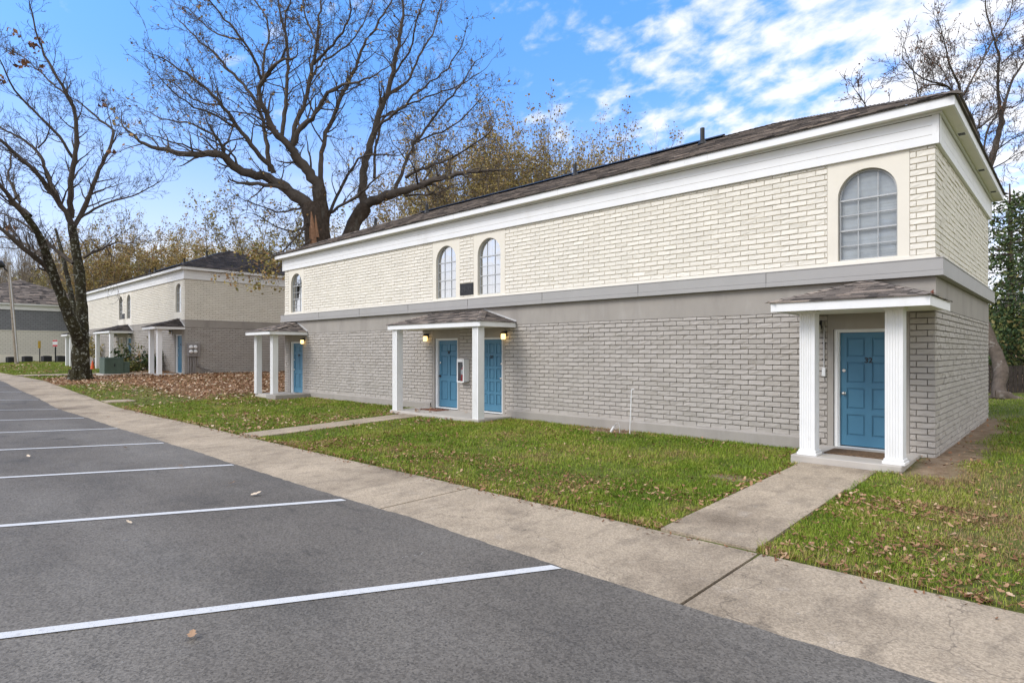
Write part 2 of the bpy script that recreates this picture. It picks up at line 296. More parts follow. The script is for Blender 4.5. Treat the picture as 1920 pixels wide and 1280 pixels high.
def ground_mat():
    m = M['soil']; nt = m.node_tree; n = nt.nodes; l = nt.links; p = n['Principled BSDF']
    tc = n.new('ShaderNodeTexCoord'); co = tc.outputs['Object']
    def noise(s, d=5):
        x = n.new('ShaderNodeTexNoise'); x.inputs['Scale'].default_value = s; x.inputs['Detail'].default_value = d; x.inputs['Roughness'].default_value = .65; l.new(co, x.inputs[0]); return x.outputs[0]
    def mix(f, a, b):
        x = n.new('ShaderNodeMix'); x.data_type = 'RGBA'
        (l.new(f, x.inputs[0]) if not isinstance(f, float) else setattr(x.inputs[0], 'default_value', f))
        for i, v in ((6, a), (7, b)):
            if isinstance(v, tuple): x.inputs[i].default_value = (*v, 1)
            else: l.new(v, x.inputs[i])
        return x.outputs[2]
    def mr(v, a, b, c=0., d=1.):
        x = n.new('ShaderNodeMapRange'); x.inputs[1].default_value = a; x.inputs[2].default_value = b; x.inputs[3].default_value = c; x.inputs[4].default_value = d; l.new(v, x.inputs[0]); return x.outputs[0]
    g = mix(mr(noise(9), .35, .65), (.075, .095, .022), (.17, .185, .05)); g = mix(mr(noise(2.2), .5, .75, 0, .6), g, (.15, .125, .06))
    d = mix(mr(noise(5), .35, .7), (.20, .135, .085), (.34, .26, .18)); d = mix(mr(noise(40), .55, .75, 0, .7), d, (.12, .085, .055))
    lf = mix(mr(noise(30), .35, .65), (.14, .075, .04), (.36, .22, .12))
    a1 = n.new('ShaderNodeAttribute'); a1.attribute_name = 'dirt'; a2 = n.new('ShaderNodeAttribute'); a2.attribute_name = 'leafy'
    l.new(mix(a1.outputs['Fac'], mix(a2.outputs['Fac'], g, lf), d), p.inputs['Base Color'])
ground_mat()
GR = [(0, (.075, .125, .010)), (.3, (.15, .235, .016)), (.55, (.24, .315, .026)), (.75, (.33, .33, .06)), (.88, (.38, .29, .11)), (1, (.30, .19, .10))]
M['grass'] = mat('grass_blade', (.1, .2, .03), .6, .25, tintramp=GR)
LF = [(0, (.13, .06, .03)), (.25, (.27, .135, .07)), (.5, (.42, .25, .14)), (.75, (.56, .39, .25)), (1, (.74, .62, .47))]
M['leaf'] = mat('dry_leaf', (.3, .15, .08), .75, .2, tintramp=LF)
def ex_bark(nt, co, c, p):
    n = nt.nodes; l = nt.links
    nz = n.new('ShaderNodeTexNoise'); nz.inputs['Scale'].default_value = 6.5; nz.inputs['Detail'].default_value = 10; nz.inputs['Roughness'].default_value = .78; l.new(co, nz.inputs[0])
    r = n.new('ShaderNodeMapRange'); r.inputs[1].default_value = .555; r.inputs[2].default_value = .59; r.inputs[4].default_value = .85; l.new(nz.outputs[0], r.inputs[0])
    mx = n.new('ShaderNodeMix'); mx.data_type = 'RGBA'; l.new(r.outputs[0], mx.inputs[0]); l.new(c, mx.inputs[6]); mx.inputs[7].default_value = (.33, .34, .29, 1)
    return mx.outputs[2]
M['bark_lichen'] = mat('lichen_bark', (.026, .021, .017), .95, .1, var=.9, vscale=2.2, col2=(.055, .05, .024), bump=.03, bscale=14, bdet=8, extra=ex_bark)
M['bark'] = mat('oak_bark', (.075, .058, .045), .95, .1, var=.35, vscale=5, bump=.03, bscale=16, bdet=8, stains=[(2.5, .55, .7, (.20, .185, .155), .55, (1, 1, .5)), (3, .6, .75, (.075, .05, .025), .7, (1, 1, 1))])
M['bark_pale'] = mat('pale_bark', (.125, .10, .08), .9, .1, var=.3, vscale=6, bump=.02, bscale=22, stains=[(5, .58, .7, (.34, .31, .27), .6, (1, 1, 1))])
M['twig'] = mat('twig_bark', (.105, .088, .074), .95, .1, var=.3, vscale=2)
M['twig_grey'] = mat('grey_twig_bark', (.25, .21, .16), .95, .1, var=.3, vscale=2)
M['scar'] = mat('torn_wood', (.30, .17, .10), .9, .1, var=.3, vscale=8, bump=.02, bscale=20)
AU = [(0, (.17, .17, .05)), (.3, (.32, .27, .085)), (.55, (.42, .325, .125)), (.8, (.41, .27, .12)), (1, (.28, .14, .07))]
M['autumn'] = mat('autumn_leaf', (.3, .2, .05), .7, .15, tintramp=AU)
EG = [(0, (.022, .045, .017)), (.4, (.055, .092, .032)), (.7, (.11, .145, .045)), (.9, (.20, .20, .06)), (1, (.30, .22, .09))]
M['evergreen'] = mat('evergreen_needles', (.03, .06, .02), .6, .2, tintramp=EG)
M['green_box'] = mat('green_enamel', (.075, .115, .085), .5, .4, var=.12, vscale=3, stains=[(3, .6, .75, (.13, .16, .13), .5, (1, 1, .4))])
M['meter'] = mat('grey_enamel', (.27, .25, .235), .5, .4, var=.06)
M['wood_pole'] = mat('weathered_pole_wood', (.30, .255, .20), .9, .1, var=.25, vscale=4, bump=.01, bscale=25)
M['fence'] = mat('dark_fence_wood', (.055, .045, .038), .9, .1, var=.35, vscale=6)
M['mat'] = mat('brown_doormat', (.16, .105, .065), .95, .1, var=.5, vscale=25, bump=.01, bscale=90)
M['rustmat'] = mat('rust_doormat', (.22, .10, .065), .95, .1, var=.4, vscale=20, bump=.01, bscale=90)
M['red'] = mat('red_enamel', (.62, .025, .03), .35, .5)
M['orange'] = mat('orange_plastic', (.75, .12, .03), .5, .4)
M['pvc'] = mat('white_plastic', (.78, .78, .76), .45, .4)
M['yellow'] = mat('yellow_sign_paint', (.55, .36, .05), .5, .4)
M['rust'] = mat('rust_flashing', (.23, .085, .055), .8, .2, var=.3, vscale=6)
M['flash'] = mat('galvanised_flashing', (.50, .49, .47), .5, .4, var=.15, vscale=5)
M['lampglow'] = emat('lamp_glass_lit', (1.0, .66, .22), 2.0)
M['lampoff'] = mat('lamp_glass', (.55, .52, .42), .2, .5)

# ------------------------------------------------------------------ terrain profile
def sstep(a, b, x): t = np.clip((np.asarray(x, float)-a)/(b-a), 0, 1); return t*t*(3-2*t)
def street_z(x): return np.interp(x, [-400, -80, -55, -38, -24.5, 60], [.62, .60, .52, .49, 0, 0])
def lawn_amp(x): return np.interp(x, [-34, -24], [.36, .14])
def gz(x, y):
    x = np.asarray(x, float); y = np.asarray(y, float)
    k = np.interp(y, [5.85, 10.5, 12.0, 40], [0, .85, 1.0, 1.15])
    z = street_z(x) + lawn_amp(x)*k
    z = z + .10*sstep(-3.0, -1.2, x)*sstep(9.0, 12.0, y)
    return z
def gz1(x, y): return float(gz(x, y))
_nt = RNG.random((64, 64))
def vnoise(x, y, s):
    x = np.asarray(x)/s + 1000.3; y = np.asarray(y)/s + 1000.7; xi = np.floor(x).astype(int); yi = np.floor(y).astype(int); fx = x-xi; fy = y-yi
    fx = fx*fx*(3-2*fx); fy = fy*fy*(3-2*fy); g = lambda a, b: _nt[a % 64, b % 64]
    return (g(xi, yi)*(1-fx)+g(xi+1, yi)*fx)*(1-fy)+(g(xi, yi+1)*(1-fx)+g(xi+1, yi+1)*fx)*fy
FY = 11.93                       # facade plane of the near building
WALKS = [(-3.33, -2.30), (-14.35, -13.50), (-26.95, -26.0)]
def front_walk_x(i, y):          # the walks run nearly straight from the pavement to the porches
    a, b = WALKS[i]
    if i == 2: s = .35*(y-5.85); return a+s, b+s
    return a, b
def dirtiness(x, y):
    x = np.asarray(x, float); y = np.asarray(y, float); nn = vnoise(x, y, .7)
    d = sstep(-1.05, -1.45, x + .55*(nn-.5))*sstep(9.9, 10.6, y)*sstep(21.0, 19.2, y + .8*(nn-.5))*(x > -1.95)
    d = np.maximum(d, sstep(.8, .45, np.hypot((x+7.75)/1.2, (y-11.55)/.5) + .4*(nn-.5)))
    d = np.maximum(d, .8*sstep(.75, .5, np.hypot((x+3.75)/.55, (y-8.75)/.35) + .5*(nn-.5)))
    d = np.maximum(d, .75*sstep(.8, .4, np.hypot((x-.3)/.9, (y-9.3)/.8) + .8*(nn-.5)))
    d = np.maximum(d, sstep(.9, .5, np.hypot((x+14.0)/1.3, (y-10.7)/.45)+.4*(nn-.5)))
    return np.clip(d, 0, 1)
def leafiness(x, y):
    x = np.asarray(x, float); y = np.asarray(y, float); nn = vnoise(x, y, 1.6)
    a = sstep(-24.3, -26.2, x + 1.5*(nn-.5))*sstep(7.6, 8.8, y + 1.2*(nn-.5))*sstep(-41, -38.5, x)
    b = sstep(2.6, 1.2, np.hypot((x+36.6)/1.5, (y-7.2)) + (nn-.5))
    c = .55*sstep(-19, -26, x)*sstep(6.0, 8.0, y)*(x > -40)*nn
    return np.clip(np.maximum(np.maximum(a, b), c), 0, 1)

def grid_sheet(name, xs, ys, zf, mats, kind='structure', pattr=None):
    X, Y = np.meshgrid(xs, ys); Z = zf(X, Y); nx = len(xs)
    V = np.stack([X, Y, Z], -1).reshape(-1, 3)
    i = (np.arange(len(ys)-1)[:, None]*nx + np.arange(nx-1)[None, :]).ravel()
    Q = np.stack([i, i+1, i+nx+1, i+nx], -1)
    pa = {k: f(X, Y).ravel() for k, f in (pattr or {}).items()}
    o = mk(name, V, Q, np.full(len(Q), 4), mats, smooth=True, pattr=pa); tag(o, kind=kind); return o
def ax(*segs):
    out = []
    for a, b, st in segs: out += list(np.arange(a, b, st))
    return np.array(sorted(set(np.round(out, 3))))
gx = ax((-600, -160, 60), (-160, -60, 4), (-60, -24, .6), (-24, 5, .25), (5, 30, 2), (30, 601, 60))
gy = ax((-500, -60, 60), (-60, 4, 4), (4, 5.8, .6), (5.86, 22, .22), (22, 60, 2), (60, 801, 60))
grid_sheet('ground', gx, gy, lambda X, Y: np.where(Y < 5.84, street_z(X)-.06, gz(X, Y) + .02*(vnoise(X, Y, 1.1)-.5)), M['soil'],
           pattr={'dirt': dirtiness, 'leafy': lambda X, Y: np.maximum(leafiness(X, Y), sstep(32, 38, Y))})
tag(bpy.data.objects['ground'], 'lawn soil and ground around the apartment buildings', 'ground')
axx = ax((-240, -60, 5), (-60, 20, .5), (20, 121, 10)); ayy = np.array([-80, -40, -20, -10, -5, -2, 0, 1, 2, 3, 3.8, 4.18])
aV = grid_sheet('parking_lot', axx, ayy, lambda X, Y: street_z(X) + 0*Y + np.where(Y > 4.1, 0, 0), M['asphalt'])
tag(aV, 'dark grey asphalt parking lot with white angled stall lines', 'parking lot')
# ragged asphalt edge strip against the pavement
ex = np.arange(-60, 16, .06); eo = 4.30 + .018*np.sin(ex*.8) + .035*(vnoise(ex, ex*0+3, .12)-.5) + .05*(vnoise(ex, ex*0+9, .9)-.5)
V = np.concatenate([np.stack([ex, np.full_like(ex, 4.18), street_z(ex)], -1), np.stack([ex, eo, street_z(ex)+.004], -1)])
n_ = len(ex); i_ = np.arange(n_-1); o = mk('asphalt_edge', V, np.stack([i_, i_+1, i_+n_+1, i_+n_], -1), np.full(n_-1, 4), M['asphalt'], smooth=True); tag(o, 'ragged lip of asphalt meeting the concrete pavement', 'parking lot', kind='structure')
# painted stall lines, set at about sixty degrees to the kerb
LN0 = [-3.45, -7.04, -10.60, -14.22, -17.75, -21.3, -24.9, -28.4, -32.0, -35.5, -39.0, -42.6]
for k, x0 in enumerate(LN0):
    ys = np.linspace(4.24, -1.6, 26); xs = x0 - .53*(4.24-ys)
    w = .062; mb = MB(); V = []
    for x, y in zip(xs, ys): V += [(x-w, y, float(street_z(x))+.008), (x+w, y, float(street_z(x))+.008)]
    mb.add(V, [(2*i, 2*i+2, 2*i+3, 2*i+1) for i in range(25)]); tag(mb.build('parking_line', M['line']), 'white painted parking stall line on the asphalt', 'road marking', 'parking stall lines', 'structure')
# pavement slabs, ~1.55 m wide, joints left open
mb = MB(); xe = 16.0; joints = [16, 12.6, 9.2, 5.8, 2.4, -.2, -2.25]
x = -2.25
for L in [4.1, 4.4, 3.9, 4.2, 4.0, 4.6, 4.0, 4.4, 4.1, 4.2, 4.3, 4.0, 4.2, 4.0, 4.2, 4.2, 4.2, 4.2, 4.2]: x -= L; joints.append(x)
for a, b in zip(joints[:-1], joints[1:]):
    g = .016 if b > -7 else .009; nn = 8; xs = np.linspace(b+g, a-g, nn); dz = random.uniform(-.0025, .0025)
    yo = lambda x: 5.86 + .05*(float(vnoise(x, 2.0, 1.3))-.5) if x > -30 else 5.86
    for i in range(nn-1):
        xa, xb = xs[i], xs[i+1]; za, zb = float(street_z(xa))-.004+dz, float(street_z(xb))-.004+dz
        mb.add([(xa, 4.24, za), (xb, 4.24, zb), (xb, yo(xb), zb+.012), (xa, yo(xa), za+.012), (xa, 4.24, za-.12), (xb, 4.24, zb-.12), (xb, yo(xb), zb-.12), (xa, yo(xa), za-.12)],
               [(0, 1, 2, 3), (5, 4, 0, 1)[::-1], (2, 6, 7, 3)] + ([(0, 3, 7, 4)] if i == 0 else []) + ([(1, 5, 6, 2)] if i == nn-2 else []))
o = mb.build('pavement', M['concrete']); tag(o, 'worn concrete pavement between the asphalt and the lawn', 'pavement', kind='structure')
mb = MB(); xs = np.arange(-80, 16.1, .5)
for xa, xb in zip(xs[:-1], xs[1:]): mb.add([(xa, 4.2, float(street_z(xa))-.03), (xb, 4.2, float(street_z(xb))-.03), (xb, 5.9, float(street_z(xb))-.03), (xa, 5.9, float(street_z(xa))-.03)], [(0, 1, 2, 3)])
tag(mb.build('pavement_joint_bed', mat('joint_dirt', (.05, .04, .03), .95, .1, var=.4, vscale=20)), 'dark dirt in the joints of the concrete pavement', 'pavement', kind='structure')
for i, (yend, nsl) in enumerate([(10.42, 2), (10.6, 3), (6.75, 1)]):
    mb = MB(); cuts = [5.885, 8.95, yend] if i == 0 else list(np.linspace(5.885, yend, nsl+1))
    for ya, yb in zip(cuts[:-1], cuts[1:]):
        yy = np.linspace(ya+.008, yb-.008, 7)
        for y0, y1 in zip(yy[:-1], yy[1:]):
            a0, b0 = front_walk_x(i, y0); a1, b1 = front_walk_x(i, y1)
            xm = (a0+b0)/2; h0, h1 = gz1(xm, y0)+.03, gz1(xm, y1)+.03
            if i == 0: b1 += .06*(yb > 9); b0 += .06*(yb > 9)
            mb.add([(a0, y0, h0), (b0, y0, h0), (b1, y1, h1), (a1, y1, h1), (a0, y0, h0-.12), (b0, y0, h0-.12), (b1, y1, h1-.12), (a1, y1, h1-.12)],
                   [(0, 1, 2, 3), (0, 4, 5, 1), (1, 5, 6, 2), (2, 6, 7, 3), (3, 7, 4, 0)])
    tag(mb.build('front_path', M['concrete']), ['concrete path from the pavement to the near end porch', 'narrow concrete path to the double porch', 'concrete path to the far end porch'][i], 'path', kind='structure')

mb = MB(); P0, P1 = np.array([-45.6, 5.88]), np.array([-36.6, 10.25]); nv = np.array([-(P1-P0)[1], (P1-P0)[0]]); nv /= np.linalg.norm(nv); V = []
for q in np.linspace(0, 1, 12):
    c = P0+(P1-P0)*q
    for sgn in (-1, 1): e_ = c+nv*sgn*.5; V.append((e_[0], e_[1], gz1(*e_)+.045))
mb.add(V, [(2*i, 2*i+2, 2*i+3, 2*i+1) for i in range(11)]); tag(mb.build('front_path', M['concrete']), 'concrete path crossing the verge behind the mossy oak', 'path', kind='structure')

# ------------------------------------------------------------------ brick work
def bricks(mb, O, U, N, u0, u1, v0, v1, holes=(), bl=.3115, ch=.1016, joint=.0105, vj=.0055, seed=0, depth=.026, rough=.004, smear=.0):
    rg = np.random.default_rng(seed); U = np.array(U, float); N = np.array(N, float); O = np.array(O, float)
    rects = []; row = 0; v = v0
    while v < v1 - .02:
        vt = min(v+ch, v1); iv = [(u0, u1)]
        for (a, b, c, d) in holes:
            if vt > c+.01 and v < d-.01:
                iv = [p for (s, e) in iv for p in ((s, min(e, a)), (max(s, b), e)) if p[1]-p[0] > .015]
        off = (row % 2)*bl/2
        for s, e in iv:
            k = math.floor((s-off)/bl)*bl + off
            while k < e:
                a, b = max(k, s), min(k+bl, e)
                if b-a > .03: rects.append((a, b, v, vt))
                k += bl
        v += ch; row += 1
    r = np.array(rects); n = len(r); j = joint/2; jv = vj/2
    a = r[:, 0]+jv*rg.uniform(.5, 1.3, n)*.8; b = r[:, 1]-jv*rg.uniform(.5, 1.3, n)*.8; c = r[:, 2]+j+rg.normal(0, .0007, n); d = r[:, 3]-j+rg.normal(0, .0007, n)
    e = .005
    us = np.stack([a, a+e, a+(b-a)*.36, a+(b-a)*.66, b-e, b], 1); vs = np.stack([c, c+e, (c+d)/2, d-e, d], 1)
    dep = depth + rg.normal(0, .0022, n)
    W = np.zeros((n, 5, 6)); W[:, 1:4, 1:5] = dep[:, None, None] + rg.normal(0, rough, (n, 3, 4))*.75 + (rg.normal(0, .0025, n)[:, None, None]*np.array([-1, 0, 1])[None, :, None])
    W[:, 1:4, 1:5] = np.maximum(W[:, 1:4, 1:5], .006)
    UU = np.repeat(us[:, None, :], 5, 1) + np.where(W > 0, rg.normal(0, .001, W.shape), 0); VV = np.repeat(vs[:, :, None], 6, 2) + np.where(W > 0, rg.normal(0, .0011, W.shape), 0)
    P = O + UU[..., None]*U + np.array([0, 0, 1.])*VV[..., None] + W[..., None]*N
    q = []
    for y in range(4):
        for x in range(5): q.append((y*6+x, y*6+x+1, (y+1)*6+x+1, (y+1)*6+x))
    Q = (np.array(q)[None] + (np.arange(n)*30)[:, None, None]).reshape(-1, 4)
    flip = np.dot(np.cross(U, [0, 0, 1.]), N) < 0
    if flip: Q = Q[:, ::-1]
    mb.addnp(P.reshape(-1, 3), Q)

def backing(mb, kind, u0, u1, v0, v1, holes, f0, f1):
    """wall slab behind the bricks, cut into boxes round the openings; kind 'x' runs along x at y f0..f1, 'y' along y at x f0..f1"""
    def bx(a, b, c, d):
        if b-a < .002 or d-c < .002: return
        if kind == 'x': mb.box(a, f0, c, b, f1, d)
        else: mb.box(f0, a, c, f1, b, d)
    hs = sorted(h for h in holes if h[3] > v0+.001 and h[2] < v1-.001); u = u0
    for (a, b, c, d) in hs:
        bx(u, a, v0, v1); bx(a, b, v0, max(c, v0)); bx(a, b, min(d, v1), v1); u = b
    bx(u, u1, v0, v1)

def surround(mb, x0, x1, z0, z1, ox0, ox1, oz0, oz1, yf, yb, arch=False):
    """flat stucco panel with an opening (rect or round-headed), with the reveals of the opening; panel front at yf, reveal back at yb (>yf)"""
    inn = []; out = []; n = 20
    if arch:
        r = (ox1-ox0)/2; cx = (ox0+ox1)/2; sp = oz1-r
        inn = [(ox0, oz0), (ox0, sp)] + [(cx-r*math.cos(math.pi*k/n), sp+r*math.sin(math.pi*k/n)) for k in range(1, n)] + [(ox1, sp), (ox1, oz0)]
        out = [(x0, oz0), (x0, sp)]
        for k in range(1, n):
            a = math.pi*k/n; dx, dz = -math.cos(a), math.sin(a); t = 1e9
            if dx < -1e-6: t = min(t, (x0-cx)/dx)
            if dx > 1e-6: t = min(t, (x1-cx)/dx)
            if dz > 1e-6: t = min(t, (z1-sp)/dz)
            out.append((cx+dx*t, sp+dz*t))
        out += [(x1, sp), (x1, oz0)]
    else:
        inn = [(ox0, oz0), (ox0, oz1), (ox1, oz1), (ox1, oz0)]; out = [(x0, oz0), (x0, z1), (x1, z1), (x1, oz0)]
    m = len(inn); V = [(a, yf, b) for a, b in out] + [(a, yf, b) for a, b in inn] + [(a, yb, b) for a, b in inn]
    F = [(i, i+m, i+m+1, i+1) for i in range(m-1)] + [(m+i, 2*m+i, 2*m+i+1, m+i+1) for i in range(m-1)]
    if arch:  # exact corners
        pass
    V0 = len(V); V += [(x0, yf, z0), (x1, yf, z0)]
    if oz0 > z0+.001: F.append((0, V0, V0+1, m-1, 2*m-1, m)); F.append((m, 2*m, 3*m-1, 2*m-1)) if False else F.append((m, 2*m-1, 3*m-1, 2*m))
    # outer edge returns to the wall plane
    mb.add(V, F)
    if arch:
        cn = [(x0, z1), (x1, z1)]
        # corner triangles missed by the radial fan
        for (xc, zc) in cn:
            best = sorted(range(m), key=lambda i: (out[i][0]-xc)**2+(out[i][1]-zc)**2)
            ia = next(i for i in best if abs(out[i][0]-xc) < 1e-6); ib = next(i for i in best if abs(out[i][1]-zc) < 1e-6)
            if ia != ib: mb.add([(out[ia][0], yf, out[ia][1]), (xc, yf, zc), (out[ib][0], yf, out[ib][1])], [(0, 1, 2)])
    for xs in (x0, x1): mb.add([(xs, yf, z0), (xs, yf, z1), (xs, yf+.05, z1), (xs, yf+.05, z0)], [(0, 1, 2, 3)])

def shingles(mb, p0, p1, p2, p3, course=.14, tab=.30, seed=0, lift=.014):
    """bottom edge p0->p1, top edge p3->p2; courses of separate tabs with a butt edge"""
    rg = random.Random(seed); p0, p1, p2, p3 = map(lambda p: np.array(p, float), (p0, p1, p2, p3))
    L = np.linalg.norm((p3+p2)/2-(p0+p1)/2); n = max(1, round(L/course))
    nrm = np.cross(p1-p0, (p3+p2)/2-(p0+p1)/2); nrm /= np.linalg.norm(nrm)
    if nrm[2] < 0: nrm = -nrm
    ue = (p1-p0)/np.linalg.norm(p1-p0)
    for k in range(n):
        t0, t1 = k/n, (k+1)/n + .0
        a0, b0 = p0+(p3-p0)*t0, p1+(p2-p1)*t0; a1, b1 = p0+(p3-p0)*t1, p1+(p2-p1)*t1
        u0, u1 = (a0-p0) @ ue, (b0-p0) @ ue; w0, w1 = (a1-p0) @ ue, (b1-p0) @ ue
        cuts = [u0]; x = u0 + rg.uniform(.05, tab)
        while x < u1-.06: cuts.append(x); x += tab*rg.uniform(.55, 1.35)
        cuts.append(u1); base = rg.gauss(0, .05)
        for c0, c1 in zip(cuts[:-1], cuts[1:]):
            d0, d1 = min(max(c0, w0), w1), min(max(c1, w0), w1)
            li = lift*rg.uniform(.6, 1.2)
            A = a0+ue*(c0-u0)+nrm*li; B = a0+ue*(c1-u0)+nrm*li; C = a1+ue*(d1-w0)+nrm*.002; D = a1+ue*(d0-w0)+nrm*.002
            A2 = A-nrm*(li+.004); B2 = B-nrm*(li+.004); ti = min(1, max(0, rg.gauss(.46, .27)+base))
            if d1-d0 > .001: mb.add([A, B, C, D, A2, B2], [(0, 1, 2, 3), (4, 5, 1, 0)], ti)
            else: mb.add([A, B, C, A2, B2], [(0, 1, 2), (3, 4, 1, 0)], ti)

W_, D_ = 22.67, 7.70             # block footprint
WC = [1.0, 10.42, 12.28, 21.70]  # window and door axes along the front
def ring(mb, e1, e0, z0, z1):
    """four butted boards round the block, outer face e1 and inner face e0 outside the walls"""
    mb.box(-e1, -e1, z0, W_+e1, -e0, z1); mb.box(-e1, D_+e0, z0, W_+e1, D_+e1, z1)
    mb.box(-e1, -e0, z0, -e0, D_+e0, z1); mb.box(W_+e0, -e0, z0, W_+e1, D_+e0, z1)

def panel_door(cx, y, z0, w, h, cols, rows, name, parent, dm, hinge_right=True, number=None, frame_y=0.0):
    """a moulded door: rails and stiles proud of raised panels; rows = list of (z fraction lo, hi)"""
    mb = MB(); x0, x1 = cx-w/2, cx+w/2
    mb.box(x0, y+.020, z0, x1, y+.05, z0+h)
    st = .105 if cols == 2 else .085; iw = (w-st*(cols+1))/cols
    zs = [0]+[v for r in rows for v in r]+[1]
    for c in range(cols+1): mb.box(x0+c*(iw+st), y, z0, x0+c*(iw+st)+st, y+.022, z0+h)
    for c in range(cols):
        a = x0+st+c*(iw+st); b = a+iw
        zz = [(0, rows[0][0])]+[(rows[i][1], rows[i+1][0]) for i in range(len(rows)-1)]+[(rows[-1][1], 1)]
        for lo, hi in zz: mb.box(a, y+.0005, z0+lo*h, b, y+.022, z0+hi*h)
        for lo, hi in rows:
            mb.box(a+.022, y+.006, z0+lo*h+.022, b-.022, y+.024, z0+hi*h-.022, bev=.009)
    d = mb.build(name, dm, parent)
    fr = MB(); t = .07
    fr.box(x0-t, y-.055, z0-.02, x0-.003, y+.06, z0+h+t); fr.box(x1+.003, y-.055, z0-.02, x1+t, y+.06, z0+h+t); fr.box(x0-.003, y-.055, z0+h+.004, x1+.003, y+.06, z0+h+t)
    fr.box(x0-t-.012, y-.085, z0-.02, x0-t+.045, y-.055, z0+h+t+.012); fr.box(x1+t-.045, y-.085, z0-.02, x1+t+.012, y-.055, z0+h+t+.012); fr.box(x0-t+.045, y-.085, z0+h+t-.045, x1+t-.045, y-.055, z0+h+t+.012)
    fr.box(x0-t, y-.10, z0-.045, x1+t, y+.06, z0-.02)
    fr.build('door_frame', M['white'], d)
    hx = x0+.06 if hinge_right else x1-.06
    hb = MB(); hb.tube([(hx, y, z0+.93), (hx, y-.03, z0+.93)], .012, 10); hb.tube([(hx, y-.002, z0+.93), (hx, y-.008, z0+.93)], .033, 14)
    hb.tube([(hx, y-.028, z0+.93), (hx, y-.04, z0+.93), (hx, y-.058, z0+.93), (hx, y-.066, z0+.93)], [.018, .029, .027, .014], 14); hb.build('handle', M['metal'] if number != '30' else M['black'], d, smooth=True)
    lb = MB(); lb.tube([(hx, y, z0+1.34), (hx, y-.014, z0+1.34), (hx, y-.02, z0+1.34)], [.03, .03, .022], 14); lb.build('deadbolt', M['metal'], d)
    if number:
        cu = bpy.data.curves.new('door_number', 'FONT'); cu.body = number; cu.size = .13; cu.align_x = 'CENTER'; cu.extrude = .004; cu.offset = .003
        t_ = bpy.data.objects.new('door_number', cu); COL.objects.link(t_); t_.parent = d; t_.rotation_euler = (R_(90), 0, 0); t_.location = (cx, y-.005, z0+h*(.735 if number != '30' else .80)); cu.materials.append(M['black'])
    return d

def window(cx, z0, z1, w, y, parent, cover):
    r = w/2; sp = z1-r; mb = MB(); x0, x1 = cx-r, cx+r; n = 18
    arc = [(cx-(r-.018)*math.cos(math.pi*k/n), y, sp+(r-.018)*math.sin(math.pi*k/n)) for k in range(n+1)]
    pts = [(x0+.018, y, z0)]+arc+[(x1-.018, y, z0)]
    for p, q in zip(pts[:-1], pts[1:]): mb.tube([p, q], .018, 4)
    mb.box(x0, y-.022, z0, x1, y+.02, z0+.03)
    rh = (sp-z0)/4.15
    for k in range(1, 5):
        t = .014 if k in (2, 4) else .0075; zz = z0+rh*k; mb.box(x0+.02, y-(.02 if k in (2, 4) else .011), zz-t, x1-.02, y+.012, zz+t)
    for k in (1, 2):
        x = x0+w*k/3; top = sp+math.sqrt(max(0, (r-.03)**2-(x-cx)**2)); mb.box(x-.0065, y-.010, z0+.02, x+.0065, y+.010, top)
    f = mb.build('window', M['alu'], parent)
    g = MB(); P = [(x0+.01, y+.004, z0+.01)]+[(cx-(r-.012)*math.cos(math.pi*k/n), y+.004, sp+(r-.012)*math.sin(math.pi*k/n)) for k in range(n+1)]+[(x1-.01, y+.004, z0+.01)]
    g.add(P, [tuple(range(len(P)))]); g.build('pane', M['glass'], f)
    b = MB()
    if cover == 'blind':
        z = z0+.03; rg = random.Random(int(cx*100))
        while z < z1+.02:
            tl = .012*rg.uniform(.85, 1.15); b.add([(x0, y+.062, z), (x1, y+.062, z+rg.uniform(-.002, .002)), (x1, y+.062-tl, z+.0235), (x0, y+.062-tl, z+.0235)], [(0, 1, 2, 3)]); z += .0254
        b.build('blind', M['blind'], f)
    else:
        e = x0+w*.42 if cover == 'half' else x0; xs = np.linspace(e, x1, 34); V = []
        for i, x in enumerate(xs):
            yy = y+.075+.014*math.sin(i*1.35)+.006*math.sin(i*3.1); V += [(x, yy, z0), (x+.006*math.sin(i), yy, z1)]
        b.add(V, [(2*i, 2*i+2, 2*i+3, 2*i+1) for i in range(33)])
        if cover == 'half':
            xs = np.linspace(x0, x0+w*.10, 6); V = []
            for i, x in enumerate(xs): V += [(x, y+.07+.012*math.sin(i*1.4), z0), (x, y+.07+.012*math.sin(i*1.4), z1)]
            b.add(V, [(2*i, 2*i+2, 2*i+3, 2*i+1) for i in range(5)])
        b.build('curtain', M['curtain'], f)
    return f

def column(x, y, z0, z1, s, parent, fluted=True, base=True):
    mb = MB(); h = s/2
    if fluted:   # shaft with shallow flutes on each side
        n = 5; prof = [(-h, -h)]
        side = []; m = .028; fw = (s-2*m)/n
        for k in range(n):
            a = -h+m+k*fw; side += [(a, 0), (a+.004, .008), (a+fw-.010, .008), (a+fw-.006, 0)]
        loop = []
        for q in range(4):
            c, sn = [(1, 0), (0, 1), (-1, 0), (0, -1)][q]
            for (u, d) in [(-h, 0)]+side: X, Y = u, -h+d; loop.append((x+X*c-Y*sn, y+X*sn+Y*c))
        k = len(loop); V = [(a, b, z0) for a, b in loop]+[(a, b, z1) for a, b in loop]
        mb.add(V, [(i, (i+1) % k, k+(i+1) % k, k+i) for i in range(k)])
    else: mb.box(x-h, y-h, z0, x+h, y+h, z1, bev=.008)
    if base:
        mb.box(x-h-.035, y-h-.035, z0-.002, x+h+.035, y+h+.035, z0+.05, bev=.008); mb.box(x-h-.018, y-h-.018, z0+.05, x+h+.018, y+h+.018, z0+.085, bev=.008)
        mb.box(x-h-.02, y-h-.02, z1-.05, x+h+.02, y+h+.02, z1-.003, bev=.006)
    return mb.build('porch_column', M['white'], parent)

